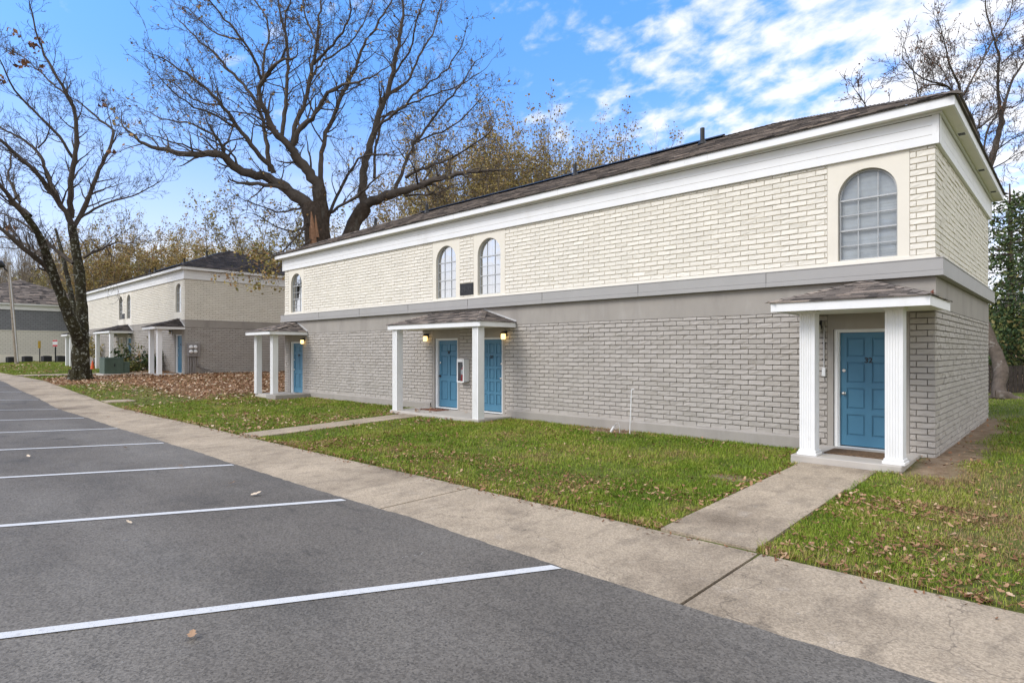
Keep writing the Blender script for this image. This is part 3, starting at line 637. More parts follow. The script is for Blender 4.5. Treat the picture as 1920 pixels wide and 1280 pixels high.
def canopy(x0, x1, yf, rx0, rx1, zb, zt, zr, parent, seed, dark=False, flash=True):
    """porch roof on the wall plane y=0: fascia box x0..x1, front at yf (<0), hip to the wall line rx0..rx1 at zr"""
    mb = MB(); t = .03
    mb.box(x0, yf, zb, x1, yf+t, zt); mb.box(x0, yf+t, zb, x0+t, -.02, zt); mb.box(x1-t, yf+t, zb, x1, -.02, zt)
    c = mb.build('porch_roof', M['white'], parent)
    s = MB(); s.box(x0+t, yf+t, zb+.025, x1-t, -.02, zb+.045); s.build('porch_ceiling', M['soffit'], c)
    sh = MB(); o = .03; A, B, Cc, Dd = (x0-o, yf-o, zt-.002), (x1+o, yf-o, zt-.002), (rx1, -.029, zr), (rx0, -.029, zr)
    shingles(sh, A, B, Cc, Dd, .125, .26, seed); shingles(sh, B, (x1+o, -.029, zt-.002), Cc, Cc, .125, .26, seed+1); shingles(sh, (x0-o, -.029, zt-.002), A, Dd, Dd, .125, .26, seed+2)
    up = np.array([0, 0, .028])
    for p, q in ((A, Dd), (B, Cc)):   # hip caps
        p, q = np.array(p)+up*.6, np.array(q)+up*.4; m = 8
        for i in range(m):
            a = p+(q-p)*i/m; b = p+(q-p)*(i+1)/m; dv = (q-p); sd_ = np.cross(dv, [0, 0, 1]); sd_ /= np.linalg.norm(sd_); w = .10
            sh.add([a-sd_*w-up*.9+up*.35, a+up*.35, a+sd_*w-up*.9+up*.35, b-sd_*w-up*.9, b, b+sd_*w-up*.9], [(0, 1, 4, 3), (1, 2, 5, 4)], random.uniform(.4, .95))
    sh.build('shingles', M['shingle_dark'] if dark else M['shingle'], c)
    if flash:
        for p, q in ((Cc, (x1+o, -.029, zt)), (Dd, (x0-o, -.029, zt))):
            fb = MB(); p, q = np.array(p), np.array(q); fb.add([p+(0, 0, .0), q+(0, 0, .0), q+(0, 0, .06), p+(0, 0, .06)], [(0, 1, 2, 3)]); fb.add([p+(0, -.004, .03), q+(0, -.004, .03), q+(0, -.05, .022), p+(0, -.05, .022)], [(0, 1, 2, 3)])
            fb.build('flashing', M['flash'], c)
    return c

def hip_roof(W, D, e, zt, zr, parent, seed, m, course=.145, tab=.33, run=None):
    mb = MB(); o = e+.035; x0, x1, y0, y1 = -o, W+o, -o, D+o; h = (y1-y0)/2 if run is None else run; ym = (y0+y1)/2
    a, b = (x0+h, ym, zr), (x1-h, ym, zr)
    shingles(mb, (x0, y0, zt), (x1, y0, zt), b, a, course, tab, seed); shingles(mb, (x1, y1, zt), (x0, y1, zt), a, b, course, tab, seed+1)
    shingles(mb, (x1, y0, zt), (x1, y1, zt), b, b, course, tab, seed+2); shingles(mb, (x0, y1, zt), (x0, y0, zt), a, a, course, tab, seed+3)
    caps = [((x0, y0, zt), a), ((x0, y1, zt), a), ((x1, y0, zt), b), ((x1, y1, zt), b), (a, b)]
    for p, q in caps:
        p, q = np.array(p, float), np.array(q, float); L = np.linalg.norm(q-p); m_ = int(L/.14); sd_ = np.cross(q-p, [0, 0, 1]); sd_ /= np.linalg.norm(sd_)
        for i in range(m_):
            s, t = p+(q-p)*i/m_, p+(q-p)*(i+1)/m_; w = .13
            mb.add([s-sd_*w+(0, 0, -.012), s+(0, 0, .045), s+sd_*w+(0, 0, -.012), t-sd_*w+(0, 0, -.022), t+(0, 0, .03), t+sd_*w+(0, 0, -.022)], [(0, 1, 4, 3), (1, 2, 5, 4), (0, 2, 1)], random.uniform(.15, .8))
    mb.tint = .2; z = zt-.02
    mb.add([(x0, y0, z), (x1, y0, z), (x1, y1, z), (x0, y1, z)], [(3, 2, 1, 0)])
    r = mb.build('roof', m, parent)
    return r, a, b

def apartment(loc, label, belt=True, split=3.476, stucco=(2.68, 3.18), plinth=True, dark_roof=False, seed=1, covers=('half', 'curtain', 'curtain', 'blind'),
              numbers=('29', '30', '31', '32'), base_z=.15, bj=.0105):
    root = thing('apartment_building', label, 'building', loc)
    gm, gs = M['grey'], M['grey_smooth']
    hw = .633; z_win0, z_win1 = 3.57, 5.155; ztop = 5.336
    doors = [(c-hw, c+hw, 0, stucco[0]) for c in WC]; wins = [(c-hw, c+hw, split+.04, ztop) for c in WC]
    # ---- lower storey
    mb = MB(); ub = split if belt else stucco[1]
    dh = [(c-.535, c+.535, .0, 2.35) for c in WC]
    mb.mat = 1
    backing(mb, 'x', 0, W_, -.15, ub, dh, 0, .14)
    mb.box(.0, .14, -.15, .14, D_-.14, ub); mb.box(W_-.14, .14, -.15, W_, D_-.14, ub); mb.box(0, D_-.14, -.15, W_, D_, ub)
    mb.mat = 0
    bricks(mb, (0, 0, 0), (1, 0, 0), (0, -1, 0), 0, W_+.024, base_z-.1016+.02, stucco[0], doors, seed=seed, joint=bj)
    bricks(mb, (W_, 0, 0), (0, 1, 0), (1, 0, 0), -.0, D_, base_z-.1016+.02, stucco[0], (), seed=seed+1, joint=bj)
    bricks(mb, (0, 0, 0), (0, 1, 0), (-1, 0, 0), 0, D_, base_z-.1016+.02, stucco[0], (), bl=.62, seed=seed+2)
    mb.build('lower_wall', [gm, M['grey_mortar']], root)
    sb = MB()   # smooth band above the bricks + door surrounds
    sb.box(-.02, -.027, stucco[0], W_+.027, -.001, stucco[1]); sb.box(W_+.001, -.001, stucco[0], W_+.027, D_+.02, stucco[1]); sb.box(-.021, -.001, stucco[0], -.001, D_+.02, stucco[1])
    if not belt: sb.box(-.05, -.036, stucco[1]-.06, W_+.036, -.027, stucco[1]); sb.box(W_+.027, -.027, stucco[1]-.06, W_+.036, D_+.02, stucco[1])
    sb.build('stucco_band', gs, root)
    for c in WC: sb = MB(); surround(sb, c-hw, c+hw, .0, stucco[0], c-.535, c+.535, .0, 2.35, -.022, .14); sb.build('door_surround', gs, root)
    if plinth:
        for a, b in ((1.62, 9.72), (13.02, 20.95)):
            pb = MB(); pb.box(a, -.075, -.1, b, -.001, .345); pb.add([(a, -.075, .345), (b, -.075, .345), (b, -.02, .385), (a, -.02, .385)], [(0, 1, 2, 3)]); pb.add([(a, -.075, .345), (a, -.02, .385), (a, -.02, .3)], [(0, 1, 2)]); pb.add([(b, -.075, .345), (b, -.02, .385), (b, -.02, .3)], [(0, 1, 2)])
            pb.build('plinth', gs, root)
    # ---- upper storey
    mb = MB(); ul = ub; wh = [(c-.46, c+.46, z_win0, z_win1) for c in WC]
    wf = [(c-hw+.01, c+hw-.01, z_win0-.02, ztop) for c in WC]
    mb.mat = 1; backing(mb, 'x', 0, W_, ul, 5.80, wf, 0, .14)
    mb.box(.0, .14, ul, .14, D_-.14, 5.80); mb.box(W_-.14, .14, ul, W_, D_-.14, 5.80); mb.box(0, D_-.14, ul, W_, D_, 5.80)
    lo = split+.075 if belt else stucco[1]; mb.mat = 0
    bricks(mb, (0, 0, 0), (1, 0, 0), (0, -1, 0), 0, W_+.024, lo, ztop, wins, seed=seed+3, joint=bj, rough=.0026, depth=.024)
    bricks(mb, (W_, 0, 0), (0, 1, 0), (1, 0, 0), 0, D_, lo, ztop, (), seed=seed+4, joint=bj, rough=.0026, depth=.024)
    if belt: mb.box(-.028, -.030, split-.01, W_+.030, -.0005, lo, bev=.006); mb.box(W_+.0005, 0, split-.01, W_+.024, D_, lo-.02)
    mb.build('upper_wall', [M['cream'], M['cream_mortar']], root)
    for c in WC: sb = MB(); surround(sb, c-hw, c+hw, lo if belt else stucco[1], ztop, c-.46, c+.46, z_win0, z_win1, -.022, .14, arch=True); sb.build('window_surround', M['cream_smooth'], root)
    core = MB(); core.box(.16, .30, 0, W_-.16, D_-.2, 5.7); core.box(.15, .16, 3.15, W_-.15, .17, 5.75); core.build('core_wall', M['dark'], root)
    for c, cv in zip(WC, covers): window(c, z_win0, z_win1, .92, .075, root, cv)
    # ---- belt course
    if belt:
        bb = MB(); ring(bb, .145, .002, 3.185, 3.27); ring(bb, .140, .002, 3.274, 3.462); ring(bb, .150, .001, 3.463, 3.476)
        bb.mat = 1
        for k in range(1, 8): x = 2.83*k+.2; bb.box(x, -.1465, 3.187, x+.004, -.1405, 3.46)
        bb.build('belt_course', [M['belt'], M['black']], root)
    # ---- frieze, soffit, fascia, roof
    fb = MB(); H0 = 5.336; hh = (5.800-H0)/3
    for k in range(3): ring(fb, .0815-.001*k, .0, H0+k*hh, H0+(k+1)*hh-.008)
    fb.mat = 1; ring(fb, .070, .001, H0+.003, 5.80); fb.mat = 0
    for x in (-.088, W_-.015):
        fb.box(x, -.0885, H0-.004, x+.103, -.0825, 5.80)
    fb.box(W_+.0825, -.0885, H0-.004, W_+.0885, .10, 5.80); fb.box(W_+.0825, D_-.02, H0-.004, W_+.0885, D_+.0885, 5.80); fb.box(-.0885, -.0885, H0-.004, -.0825, .1, 5.80)
    ring(fb, .125, .083, 5.802, 5.834)
    fb.build('frieze', [M['white'], M['cream_mortar']], root)
    so = MB(); ring(so, .281, .0, 5.836, 5.85); so.build('soffit', M['soffit'], root)
    fa = MB(); ring(fa, .31, .282, 5.822, 5.985); fa.mat = 1
    for k in range(1, 6): fa.box(3.9*k-.6, -.3115, 5.824, 3.9*k-.597, -.3095, 5.983)
    fa.build('fascia', [M['white'], M['cream_mortar']], root)
    roof, ra, rb = hip_roof(W_, D_, .31, 5.987, 7.74, root, seed+9, M['shingle_dark'] if dark_roof else M['shingle'])
    rv = MB(); rv.add([(ra[0]+.4, ra[1]-.16, 7.74+.0), (rb[0]-1.4, ra[1]-.16, 7.74+.0), (rb[0]-1.4, ra[1], 7.83), (ra[0]+.4, ra[1], 7.83), (ra[0]+.4, ra[1]+.16, 7.74), (rb[0]-1.4, ra[1]+.16, 7.74)], [(0, 1, 2, 3), (3, 2, 5, 4)])
    rv.build('ridge_vent', M['black'], roof)
    for (x, yy, h) in ((17.15, 3.1, .42), (12.9, 3.15, .36), (5.6, 3.1, .34), (2.2 if belt else 7.2, 3.0, .34)):
        zz = 5.987+(yy+.345)/(3.85+.345)*1.753; p = MB(); p.tube([(x, yy, zz-.1), (x, yy, zz+h)], .06, 10); p.lathe([(.13, -.02), (.09, .06), (.062, .1)], (x, yy, zz), 12); p.build('vent_pipe', M['black'], roof)
    for yy in (1.35, 4.3, 6.7):
        sv = MB()
        for k in range(3): sv.box(W_+.15, yy+k*.055, 5.830, W_+.25, yy+k*.055+.034, 5.8355)
        sv.mat = 1; sv.box(W_+.13, yy-.03, 5.8345, W_+.27, yy+.175, 5.8362); sv.build('soffit_vent', [M['black'], M['white']], root)
    # ---- doors
    six = [(.10, .385), (.47, .77), (.83, .945)]; eight = [(.09, .275), (.325, .51), (.555, .74), (.785, .955)]; fifteen = [(.09+.178*k, .235+.178*k) for k in range(5)]
    dz = .27
    for c, (cols, rows), nm, hr in zip(WC, ((2, six), (2, six), (3, fifteen), (2, eight)), numbers, (True, True, False, True)):
        panel_door(c, .10, dz, .90, 2.02, cols, rows, 'door', root, M['door_beige'] if nm == 'beige' else M['door'], hr, None if nm == 'beige' else nm)
    return root

A = apartment((-24.42, FY, 0), 'near two storey apartment block, cream painted brick above a grey belt course', seed=1)
# porches of the near block (local coordinates)
def porch(root, kind, slab, cols, can, seed, dark=False, fl=True, base=True, size=.22, top=2.60, flash=True):
    zs = slab[4]; mb = MB(); mb.box(slab[0], slab[1], zs-.34, slab[2], slab[3], zs, bev=.012); mb.build('porch_slab', M['concrete_light'], root)
    for (x, y) in cols: column(x, y, zs-.003, top+.03, size, root, fl, base)
    canopy(*can, root, seed, dark, flash)
X0 = -24.42
porch(A, 'single', (-3.50-X0, -1.50, -1.93-X0, -.02, .25), [(-3.28-X0, -1.26), (-2.05-X0, -1.26)], (-3.71-X0, -1.53-X0, -1.80, -2.72-X0, -2.68-X0, 2.60, 2.745, 3.185), 50, size=.235, flash=False)
porch(A, 'double', (-15.05-X0, -1.32, -11.2-X0, -.02, .21), [(-14.86-X0, -1.17), (-11.36-X0, -1.17)], (-15.12-X0, -11.10-X0, -1.35, -14.55-X0, -12.35-X0, 2.60, 2.735, 3.12), 60, base=False)
porch(A, 'single', (-24.55-X0, -1.22, -22.6-X0, -.02, .25), [(-24.42-X0, -1.16), (-22.98-X0, -1.16)], (-24.65-X0, -22.48-X0, -1.57, -23.7-X0, -23.4-X0, 2.61, 2.735, 3.16), 70, base=False)
rb_ = MB(); q = [(-1.9-X0, -.023, 2.80), (-2.5-X0, -.023, 3.12), (-1.76-X0, -.023, 2.86), (-1.76-X0, -.023, 3.10)]
rb_.add([(-1.90-X0, -.029, 2.79), (-1.75-X0, -.029, 2.77), (-1.752-X0, -.029, 2.97), (-1.83-X0, -.029, 2.90), (-2.5-X0, -.029, 3.14), (-2.45-X0, -.029, 3.06)], [(0, 1, 3), (1, 2, 3), (0, 3, 4, 5)]); rb_.build('rust_flashing', M['rust'], A)
bs = MB(); bs.box(-22.95-X0, -1.5, .1, -22.15-X0, -.08, .30, bev=.01); bs.build('porch_step', M['grey_smooth'], A)

B2 = (-35.13-W_, 11.53, .54)
Bb = apartment(B2, 'second two storey apartment block beyond the leaf covered gap', belt=False, split=3.13, stucco=(2.74, 3.13), plinth=False, dark_roof=True, seed=20,
               covers=('curtain', 'half', 'half', 'half'), numbers=('25', 'beige', '27', '28'), base_z=.22, bj=.021)
for slab, cols, can, sd_ in (((20.75, -1.3, 22.75, -.02, .22), [(21.05, -1.16), (22.35, -1.16)], (20.65, 22.75, -1.5, 21.6, 21.9, 2.60, 2.735, 3.22), 80),
                             ((9.3, -1.3, 13.2, -.02, .22), [(9.6, -1.16), (13.05, -1.16)], (9.3, 13.3, -1.35, 9.9, 12.2, 2.60, 2.735, 3.2), 90),
                             ((.0, -1.3, 2.0, -.02, .22), [(.35, -1.16), (1.75, -1.16)], (-.05, 2.05, -1.5, .9, 1.1, 2.60, 2.735, 3.22), 100)):
    porch(Bb, 'p', slab, cols, can, sd_, dark=True, fl=False, base=False)

# ------------------------------------------------------------------ third block, far left, grey over cream
def brick_tex(name, c1, c2, mortar):
    m = bpy.data.materials.new(name); m.use_nodes = True; nt = m.node_tree; n = nt.nodes; l = nt.links; p = n['Principled BSDF']; p.inputs['Roughness'].default_value = .8
    tc = n.new('ShaderNodeTexCoord'); sep = n.new('ShaderNodeSeparateXYZ'); l.new(tc.outputs['Object'], sep.inputs[0]); cb = n.new('ShaderNodeCombineXYZ'); ad = n.new('ShaderNodeMath'); l.new(sep.outputs[0], ad.inputs[0]); l.new(sep.outputs[1], ad.inputs[1]); l.new(ad.outputs[0], cb.inputs[0]); l.new(sep.outputs[2], cb.inputs[1])
    b = n.new('ShaderNodeTexBrick'); b.inputs['Scale'].default_value = 1; b.inputs['Brick Width'].default_value = .406; b.inputs['Row Height'].default_value = .2; b.inputs['Mortar Size'].default_value = .014
    b.inputs['Color1'].default_value = (*c1, 1); b.inputs['Color2'].default_value = (*c2, 1); b.inputs['Mortar'].default_value = (*mortar, 1); l.new(cb.outputs[0], b.inputs[0]); l.new(b.outputs[0], p.inputs['Base Color'])
    bu = n.new('ShaderNodeBump'); bu.inputs['Distance'].default_value = .02; bu.invert = True; l.new(b.outputs['Fac'], bu.inputs['Height']); l.new(bu.outputs[0], p.inputs['Normal'])
    return m
M['b3grey'] = brick_tex('grey_block', (.235, .24, .25), (.20, .205, .215), (.12, .12, .125)); M['b3cream'] = brick_tex('cream_block', (.74, .70, .61), (.70, .66, .57), (.5, .47, .4))
x3 = -79.8; yA = float(on_x(-130, 600, x3)[1]); yB = float(on_x(205, 600, x3)[1]); g3 = gz1(x3, 11)
C3 = thing('apartment_building', 'distant apartment block with grey upper walls over cream lower walls behind the utility pole', 'building', (x3, yA, g3)); L3 = yB-yA; dp = L3
mb = MB(); mb.box(-dp, 0, -.5, 0, L3, .75); mb.build('base_wall', M['cream_smooth'], C3)
mb = MB(); mb.box(-dp+.01, .01, .75, -.01, L3-.01, 3.16); mb.build('lower_wall', M['b3cream'], C3)
mb = MB(); mb.box(-dp+.02, .02, 3.22, -.02, L3-.02, 5.34); mb.build('upper_wall', M['b3grey'], C3)
mb = MB(); mb.box(-dp-.03, -.03, 3.16, .03, L3+.03, 3.22); mb.build('belt_course', M['cream_smooth'], C3)
mb = MB(); mb.box(-dp-.08, -.08, 5.34, .08, L3+.08, 5.83); mb.build('frieze', M['white'], C3)
mb = MB(); mb.box(-dp-.4, -.4, 5.83, .4, L3+.4, 5.99); mb.build('fascia', M['white'], C3)
yap = float(on_x(44, 600, x3)[1])-yA
mb = MB(); E_ = .45; apx = (-L3*.5, yap+3.0, 9.7)
c0, c1, c2, c3 = (E_, -E_, 6.0), (E_, L3+E_, 6.0), (-dp-E_, L3+E_, 6.0), (-dp-E_, -E_, 6.0)
ra3 = (-5.2, yap+.4, 5.99+2.95)
for p, q, s in ((c0, c1, 1), (c1, c2, 2), (c2, c3, 3), (c3, c0, 4)): shingles(mb, p, q, ra3, ra3, .2, .5, 200+s, .02)
r3 = mb.build('roof', M['shingle'], C3)
for yy in (yap-2.4, yap+5.2):
    p = MB(); p.tube([(-1.7, yy, 6.6), (-1.7, yy, 7.25)], .12, 8); p.build('vent_pipe', M['black'], r3)

# ------------------------------------------------------------------ wall fittings
def wall_lamp(x, y, z, lit, label, group='wall lamps by the doors'):
    t = thing('wall_lamp', label, 'lamp', (x, y, z), 0, group)
    mb = MB(); mb.box(-.055, -.02, -.06, .055, -.0, .10, bev=.006); mb.tube([(0, -.01, .06), (0, -.07, .085), (0, -.11, .06)], .012, 8); mb.lathe([(.085, .0), (.07, .035), (.03, .06)], (0, -.11, .02), 12); mb.build('bracket', M['black'], t)
    s = MB(); s.lathe([(.045, -.135), (.062, -.12), (.066, -.03), (.06, .018)], (0, -.11, 0), 12); s.build('lamp_shade', M['lampglow'] if lit else M['lampoff'], t, smooth=True)
    return t
wall_lamp(-14.86, FY-.018, 2.41, True, 'lit wall lamp left of door 30 under the double porch')
wall_lamp(-11.47, FY-.018, 2.42, True, 'lit wall lamp right of door 31 under the double porch')
wall_lamp(-22.72, FY-.018, 2.40, True, 'lit wall lamp beside door 29 at the far end of the near block')
wall_lamp(-3.50, FY-.018, 2.42, False, 'unlit wall lamp half hidden behind the porch column by door 32')
for px, py, nm in ((219, 628, 'unlit wall lamp beside the beige door of the second block'), (246.5, 627, 'unlit wall lamp right of the double porch doors of the second block'), (323, 621, 'unlit wall lamp beside the end door of the second block')):
    p = on_y(px, py, B2[1]); wall_lamp(float(p[0]), B2[1]-.018, float(p[2])-.02, False, nm)
# conduit by door 32
t = thing('electrical_conduit', 'thin grey conduit with white box on the wall left of door 32', 'conduit', (-3.405, FY-.02, 1.5)); mb = MB(); mb.tube([(0, -.015, .92), (0, -.015, .12)], .011, 8); mb.build('pipe', M['flash'], t)
mb = MB(); mb.box(-.03, -.05, .0, .03, 0, .16, bev=.006); mb.build('box', M['pvc'], t)
for z in (.3, .6): mb = MB(); mb.box(-.035, -.012, z, .035, 0, z+.02); mb.build('clip', M['black'], t)
# extinguisher cabinet
t = thing('extinguisher_cabinet', 'white fire extinguisher cabinet on the wall between doors 30 and 31', 'cabinet', (-13.11, FY-.02, 1.06)); w, d, h = .30, .20, .68
mb = MB(); mb.box(-w/2, -d, 0, -w/2+.012, 0, h); mb.box(w/2-.012, -d, 0, w/2, 0, h); mb.box(-w/2, -d, 0, w/2, 0, .012); mb.box(-w/2, -d, h-.012, w/2, 0, h); mb.box(-w/2+.012, -.015, .012, w/2-.012, 0, h-.012); mb.build('case', M['pvc'], t)
mb = MB(); y = -d-.012
mb.box(-w/2, y, 0, -w/2+.04, -d-.001, h); mb.box(w/2-.04, y, 0, w/2, -d-.001, h); mb.box(-w/2+.04, y, 0, w/2-.04, -d-.001, .035); mb.box(-w/2+.04, y, h-.09, w/2-.04, -d-.001, h); fr = mb.build('door_frame', M['pvc'], t)
mb = MB(); mb.box(.06, y-.012, h-.06, .10, y, h-.035); mb.build('latch', M['metal'], fr)
mb = MB(); mb.add([(-w/2+.04, y+.006, .035), (w/2-.04, y+.006, .035), (w/2-.04, y+.006, h-.09), (-w/2+.04, y+.006, h-.09)], [(0, 1, 2, 3)]); mb.build('pane', M['glass'], t)
t = thing('fire_extinguisher', 'red fire extinguisher inside the white wall cabinet', 'fire extinguisher', (-13.08, FY-.145, 1.074))
mb = MB(); mb.lathe([(.062, .0), (.066, .01), (.066, .33), (.055, .38), (.025, .41), (.022, .43)], (0, 0, 0), 18); mb.build('cylinder', M['red'], t, smooth=True)
mb = MB(); mb.tube([(0, 0, .43), (0, 0, .48)], .02, 8); mb.tube([(0, 0, .475), (.02, -.075, .50)], .011, 6); mb.tube([(0, 0, .465), (.02, -.08, .455)], .009, 6); mb.tube([(0, 0, .45), (.05, -.03, .44), (.07, -.04, .33), (.072, -.03, .15)], .012, 6); mb.build('valve', M['black'], t)
mb = MB(); mb.lathe([(.0675, .21), (.0675, .36)], (0, 0, 0), 18); mb.build('paper_label', M['pvc'], t)
# dark number board
t = thing('number_board', 'black building number board between the paired arched windows', 'sign', (-13.055, FY-.018, 3.60)); mb = MB(); mb.box(-.285, -.025, 0, .285, 0, .345, bev=.006); mb.build('board', M['black'], t)
cu = bpy.data.curves.new('lettering', 'FONT'); cu.body = '29-32'; cu.size = .19; cu.align_x = 'CENTER'; cu.extrude = .003; o = bpy.data.objects.new('lettering', cu); COL.objects.link(o); o.parent = t; o.rotation_euler = (R_(90), 0, 0); o.location = (0, -.028, .105); cu.materials.append(mat('dull_grey_lettering', (.055, .055, .055), .4, .4))
p = on_y(232.5, 593, B2[1]); t = thing('number_board', 'small black board between the paired windows of the second block', 'sign', (float(p[0]), B2[1]-.018, float(p[2])-.17)); mb = MB(); mb.box(-.25, -.03, 0, .25, 0, .34, bev=.006); mb.build('board', M['black'], t)
# meters on the end wall of the second block
xm = -35.13+.02; pa, pb_, pc = on_x(350.5, 655, xm), on_x(374, 655, xm), on_x(362, 668, xm); y0, y1 = float(pa[1]), float(pb_[1]); zb = float(pc[2]); zt = float(on_x(362, 642.5, xm)[2]); gb = gz1(-35, 12.5)
t = thing('electric_meter_cabinet', 'grey cabinet of four round electric meters with conduits on the second block', 'meter cabinet', (xm, y0, zb))
mb = MB(); mb.box(0, 0, 0, .2, (y1-y0)*.72, zt-zb, bev=.01); mb.box(0, (y1-y0)*.74, .0, .16, y1-y0, zt-zb, bev=.01); mb.build('case', M['meter'], t)
for i in range(2):
    for j in range(2):
        yy, zz = (y1-y0)*(.20+.34*i), (zt-zb)*(.36+.33*j); mb = MB(); mb.tube([(.2, yy, zz), (.25, yy, zz), (.31, yy, zz), (.33, yy, zz)], [.10, .10, .085, .05], 14); mb.build('meter', M['pvc'], t, smooth=True)
mb = MB()
for k in range(4): yy = (y1-y0)*(.08+.17*k); mb.tube([(.09, yy, 0), (.09, yy + (.04 if k == 2 else 0), -(zb-gb)*.5), (.09, yy, gb-zb-.1)], .035, 8)
for s in (0, .25): mb.tube([(.08, (y1-y0)*.8, 0), (.08, (y1-y0)*.8, -(zb-gb)*(.35+.2*(s > 0))), (.08, (y1-y0)*1.35+s*1.6, gb-zb+.12), (.08, (y1-y0)*1.4+s*1.6, gb-zb-.1)], .028, 8)
mb.build('conduit', M['meter'], t)
# doormats
mb = MB(); mb.box(-3.14, 10.93, .252, -2.24, 11.53, .268, bev=.006); tag(mb.build('doormat', M['mat']), 'brown doormat in front of blue door 32', 'doormat')
mb = MB(); mb.box(-14.45, 11.25, .212, -13.65, 11.75, .226, bev=.006); tag(mb.build('doormat', M['rustmat']), 'leaf strewn rust brown doormat in front of door 30', 'doormat')
# white pipe stake + hose bib
t = thing('plastic_pipe', 'slim white plastic pipe leaning upright in the grass before the grey wall', 'pipe', (-7.2, 11.42, .14)); mb = MB(); mb.tube([(-.02, 0, -.05), (.01, .03, .98)], .011, 8); mb.tube([(.01, .03, .97), (.07, .03, .985)], .011, 8); mb.build('stem', M['pvc'], t)
t = thing('water_tap', 'short white capped pipe stub with a curved hose near the wall base', 'pipe', (-7.65, 11.45, .14)); mb = MB(); mb.tube([(-.08, 0, .0), (.0, 0, .12)], .03, 10); mb.build('stub', M['pvc'], t)
mb = MB(); mb.tube([(.0, 0, .11), (.05, 0, .2), (.12, 0, .22), (.16, 0, .12), (.15, 0, .0)], .01, 8); mb.build('hose', M['flash'], t)
# green transformer
pt = at_depth(212, 707, 33.0); gt = gz1(pt[0], pt[1]); t = trf = thing('transformer_box', 'dull green steel transformer box on a concrete pad by the tree', 'transformer', (float(pt[0]), float(pt[1]), gt), R_(0))
mb = MB(); mb.box(-1.0, -.75, -.1, 1.0, .85, .06, bev=.02); mb.build('pad', M['concrete_light'], t)
mb = MB(); mb.box(-.70, -.6, .06, .68, .45, .90, bev=.02); mb.box(-.72, -.62, .90, .70, .47, .95, bev=.015); mb.build('case', M['green_box'], t)
mb = MB(); mb.box(.685, -.55, .08, .70, -.02, .86); mb.box(.685, .0, .08, .70, .42, .86); mb.box(-.66, -.615, .08, -.01, -.60, .86); mb.box(.01, -.615, .08, .64, -.60, .86); mb.build('door', M['green_box'], t)
mb = MB(); mb.box(-.15, .46, .06, .62, .80, .70, bev=.02); mb.build('cable_box', M['green_box'], t)
mb = MB(); mb.box(.70, -.1, .45, .72, -.05, .6); mb.build('handle', M['black'], t); trf.scale = (.8, .84, .98)

# far left furniture
def at_ground(px, py, d): p = at_depth(px, py, d); return float(p[0]), float(p[1]), gz1(p[0], p[1])
x, y, z = at_ground(32, 683, 56); t = thing('utility_pole', 'leaning weathered wooden pole with a lamp head in front of the grey building', 'pole', (x, y, z)); tp = at_depth(16, 492, 56)-np.array([x, y, z])
mb = MB(); mb.tube([(0, 0, -.2), tp*.5, tp], [.17, .15, .12], 10); mb.build('pole', M['wood_pole'], t)
mb = MB(); mb.tube([tp*.02+RGT*.18-FWD*.1, tp*.33+RGT*.16-FWD*.1, tp*.97+RGT*.12-FWD*.1], .05, 8); mb.build('conduit', M['flash'], t)
mb = MB(); q = tp*.96; mb.tube([q-UPV*.5, q-RGT*.25-FWD*.15-UPV*.25, q-RGT*.35-FWD*.3+UPV*.1], .07, 8); mb.build('arm', M['black'], t)
mb = MB(); mb.tube([q-RGT*.15-FWD*.3+UPV*.0, q-RGT*.4-FWD*.4+UPV*.12, q-RGT*.95-FWD*.5+UPV*.22, q-RGT*1.15-FWD*.5+UPV*.2], [.12, .36, .42, .2], 12); mb.build('lamp_head', M['black'], t)
x, y, z = at_ground(74.5, 680, 58); t = thing('yellow_sign', 'edge on yellow sign on a thin dark post before the cream wall', 'sign', (x, y, z)); hh = float(at_depth(74, 639, 58)[2])-z
mb = MB(); mb.box(-.04, -.04, -.2, .04, .04, hh, bev=.01); mb.build('post', M['black'], t); mb = MB(); mb.box(-.03, -.02, -.35, .0, .22, .35, bev=.01); o = mb.build('panel', M['yellow'], t); o.location = (.09, -.12, hh-.35); o.rotation_euler = (0, 0, R_(20))
x, y, z = at_ground(104, 680, 58); t = thing('parking_sign', 'red and white parking notice on a dark post before the cream wall', 'sign', (x, y, z)); hh = float(at_depth(105.5, 637, 58)[2])-z
mb = MB(); mb.box(-.05, -.05, -.2, .05, .05, hh-.4, bev=.01); mb.build('post', M['black'], t)
sg = MB(); sg.box(.055, -.21, hh-.65, .075, .21, hh); o = sg.build('panel', M['pvc'], t); sg = MB(); sg.box(.076, -.20, hh-.15, .08, .20, hh-.02); sg.box(.076, -.20, hh-.63, .08, .20, hh-.48); sg.build('printing', M['red'], o)
o.rotation_euler = (0, 0, R_(-35))
for k, (pxa, pxb, nm) in enumerate(((15, 27, 'dark grey outdoor unit nearest the utility pole by the cream wall'), (44, 58, 'dark outdoor unit between the utility pole and yellow sign'), (80, 94, 'dark outdoor unit between the yellow and red signs'), (106, 120, 'blue black outdoor unit beside the red and white sign'))):
    d = 61.0; x, y, z = at_ground((pxa+pxb)/2, 678, d); w = (pxb-pxa)/FPX*d*.82
    if k == 0: t0 = t = thing('air_conditioner', nm, 'air conditioner', (x, y, z), R_(10), 'outdoor units along the cream wall')
    else: t = copy_tree(t0); t.location = (x, y, z); t['label'] = nm
    if k == 0:
        mb = MB(); mb.box(-.36, -.36, 0, .36, .36, .56, bev=.03); mb.build('case', mat('condenser_grey', (.05, .05, .055), .6, .3), t)
        mb = MB()
        for a in range(7): mb.box(.362, -.32+a*.095, .06, .37, -.27+a*.095, .50)
        mb.build('grille', M['black'], t); mb = MB(); mb.lathe([(.3, .56), (.3, .59), (.05, .60)], (0, 0, 0), 14); mb.build('fan_guard', M['black'], t)
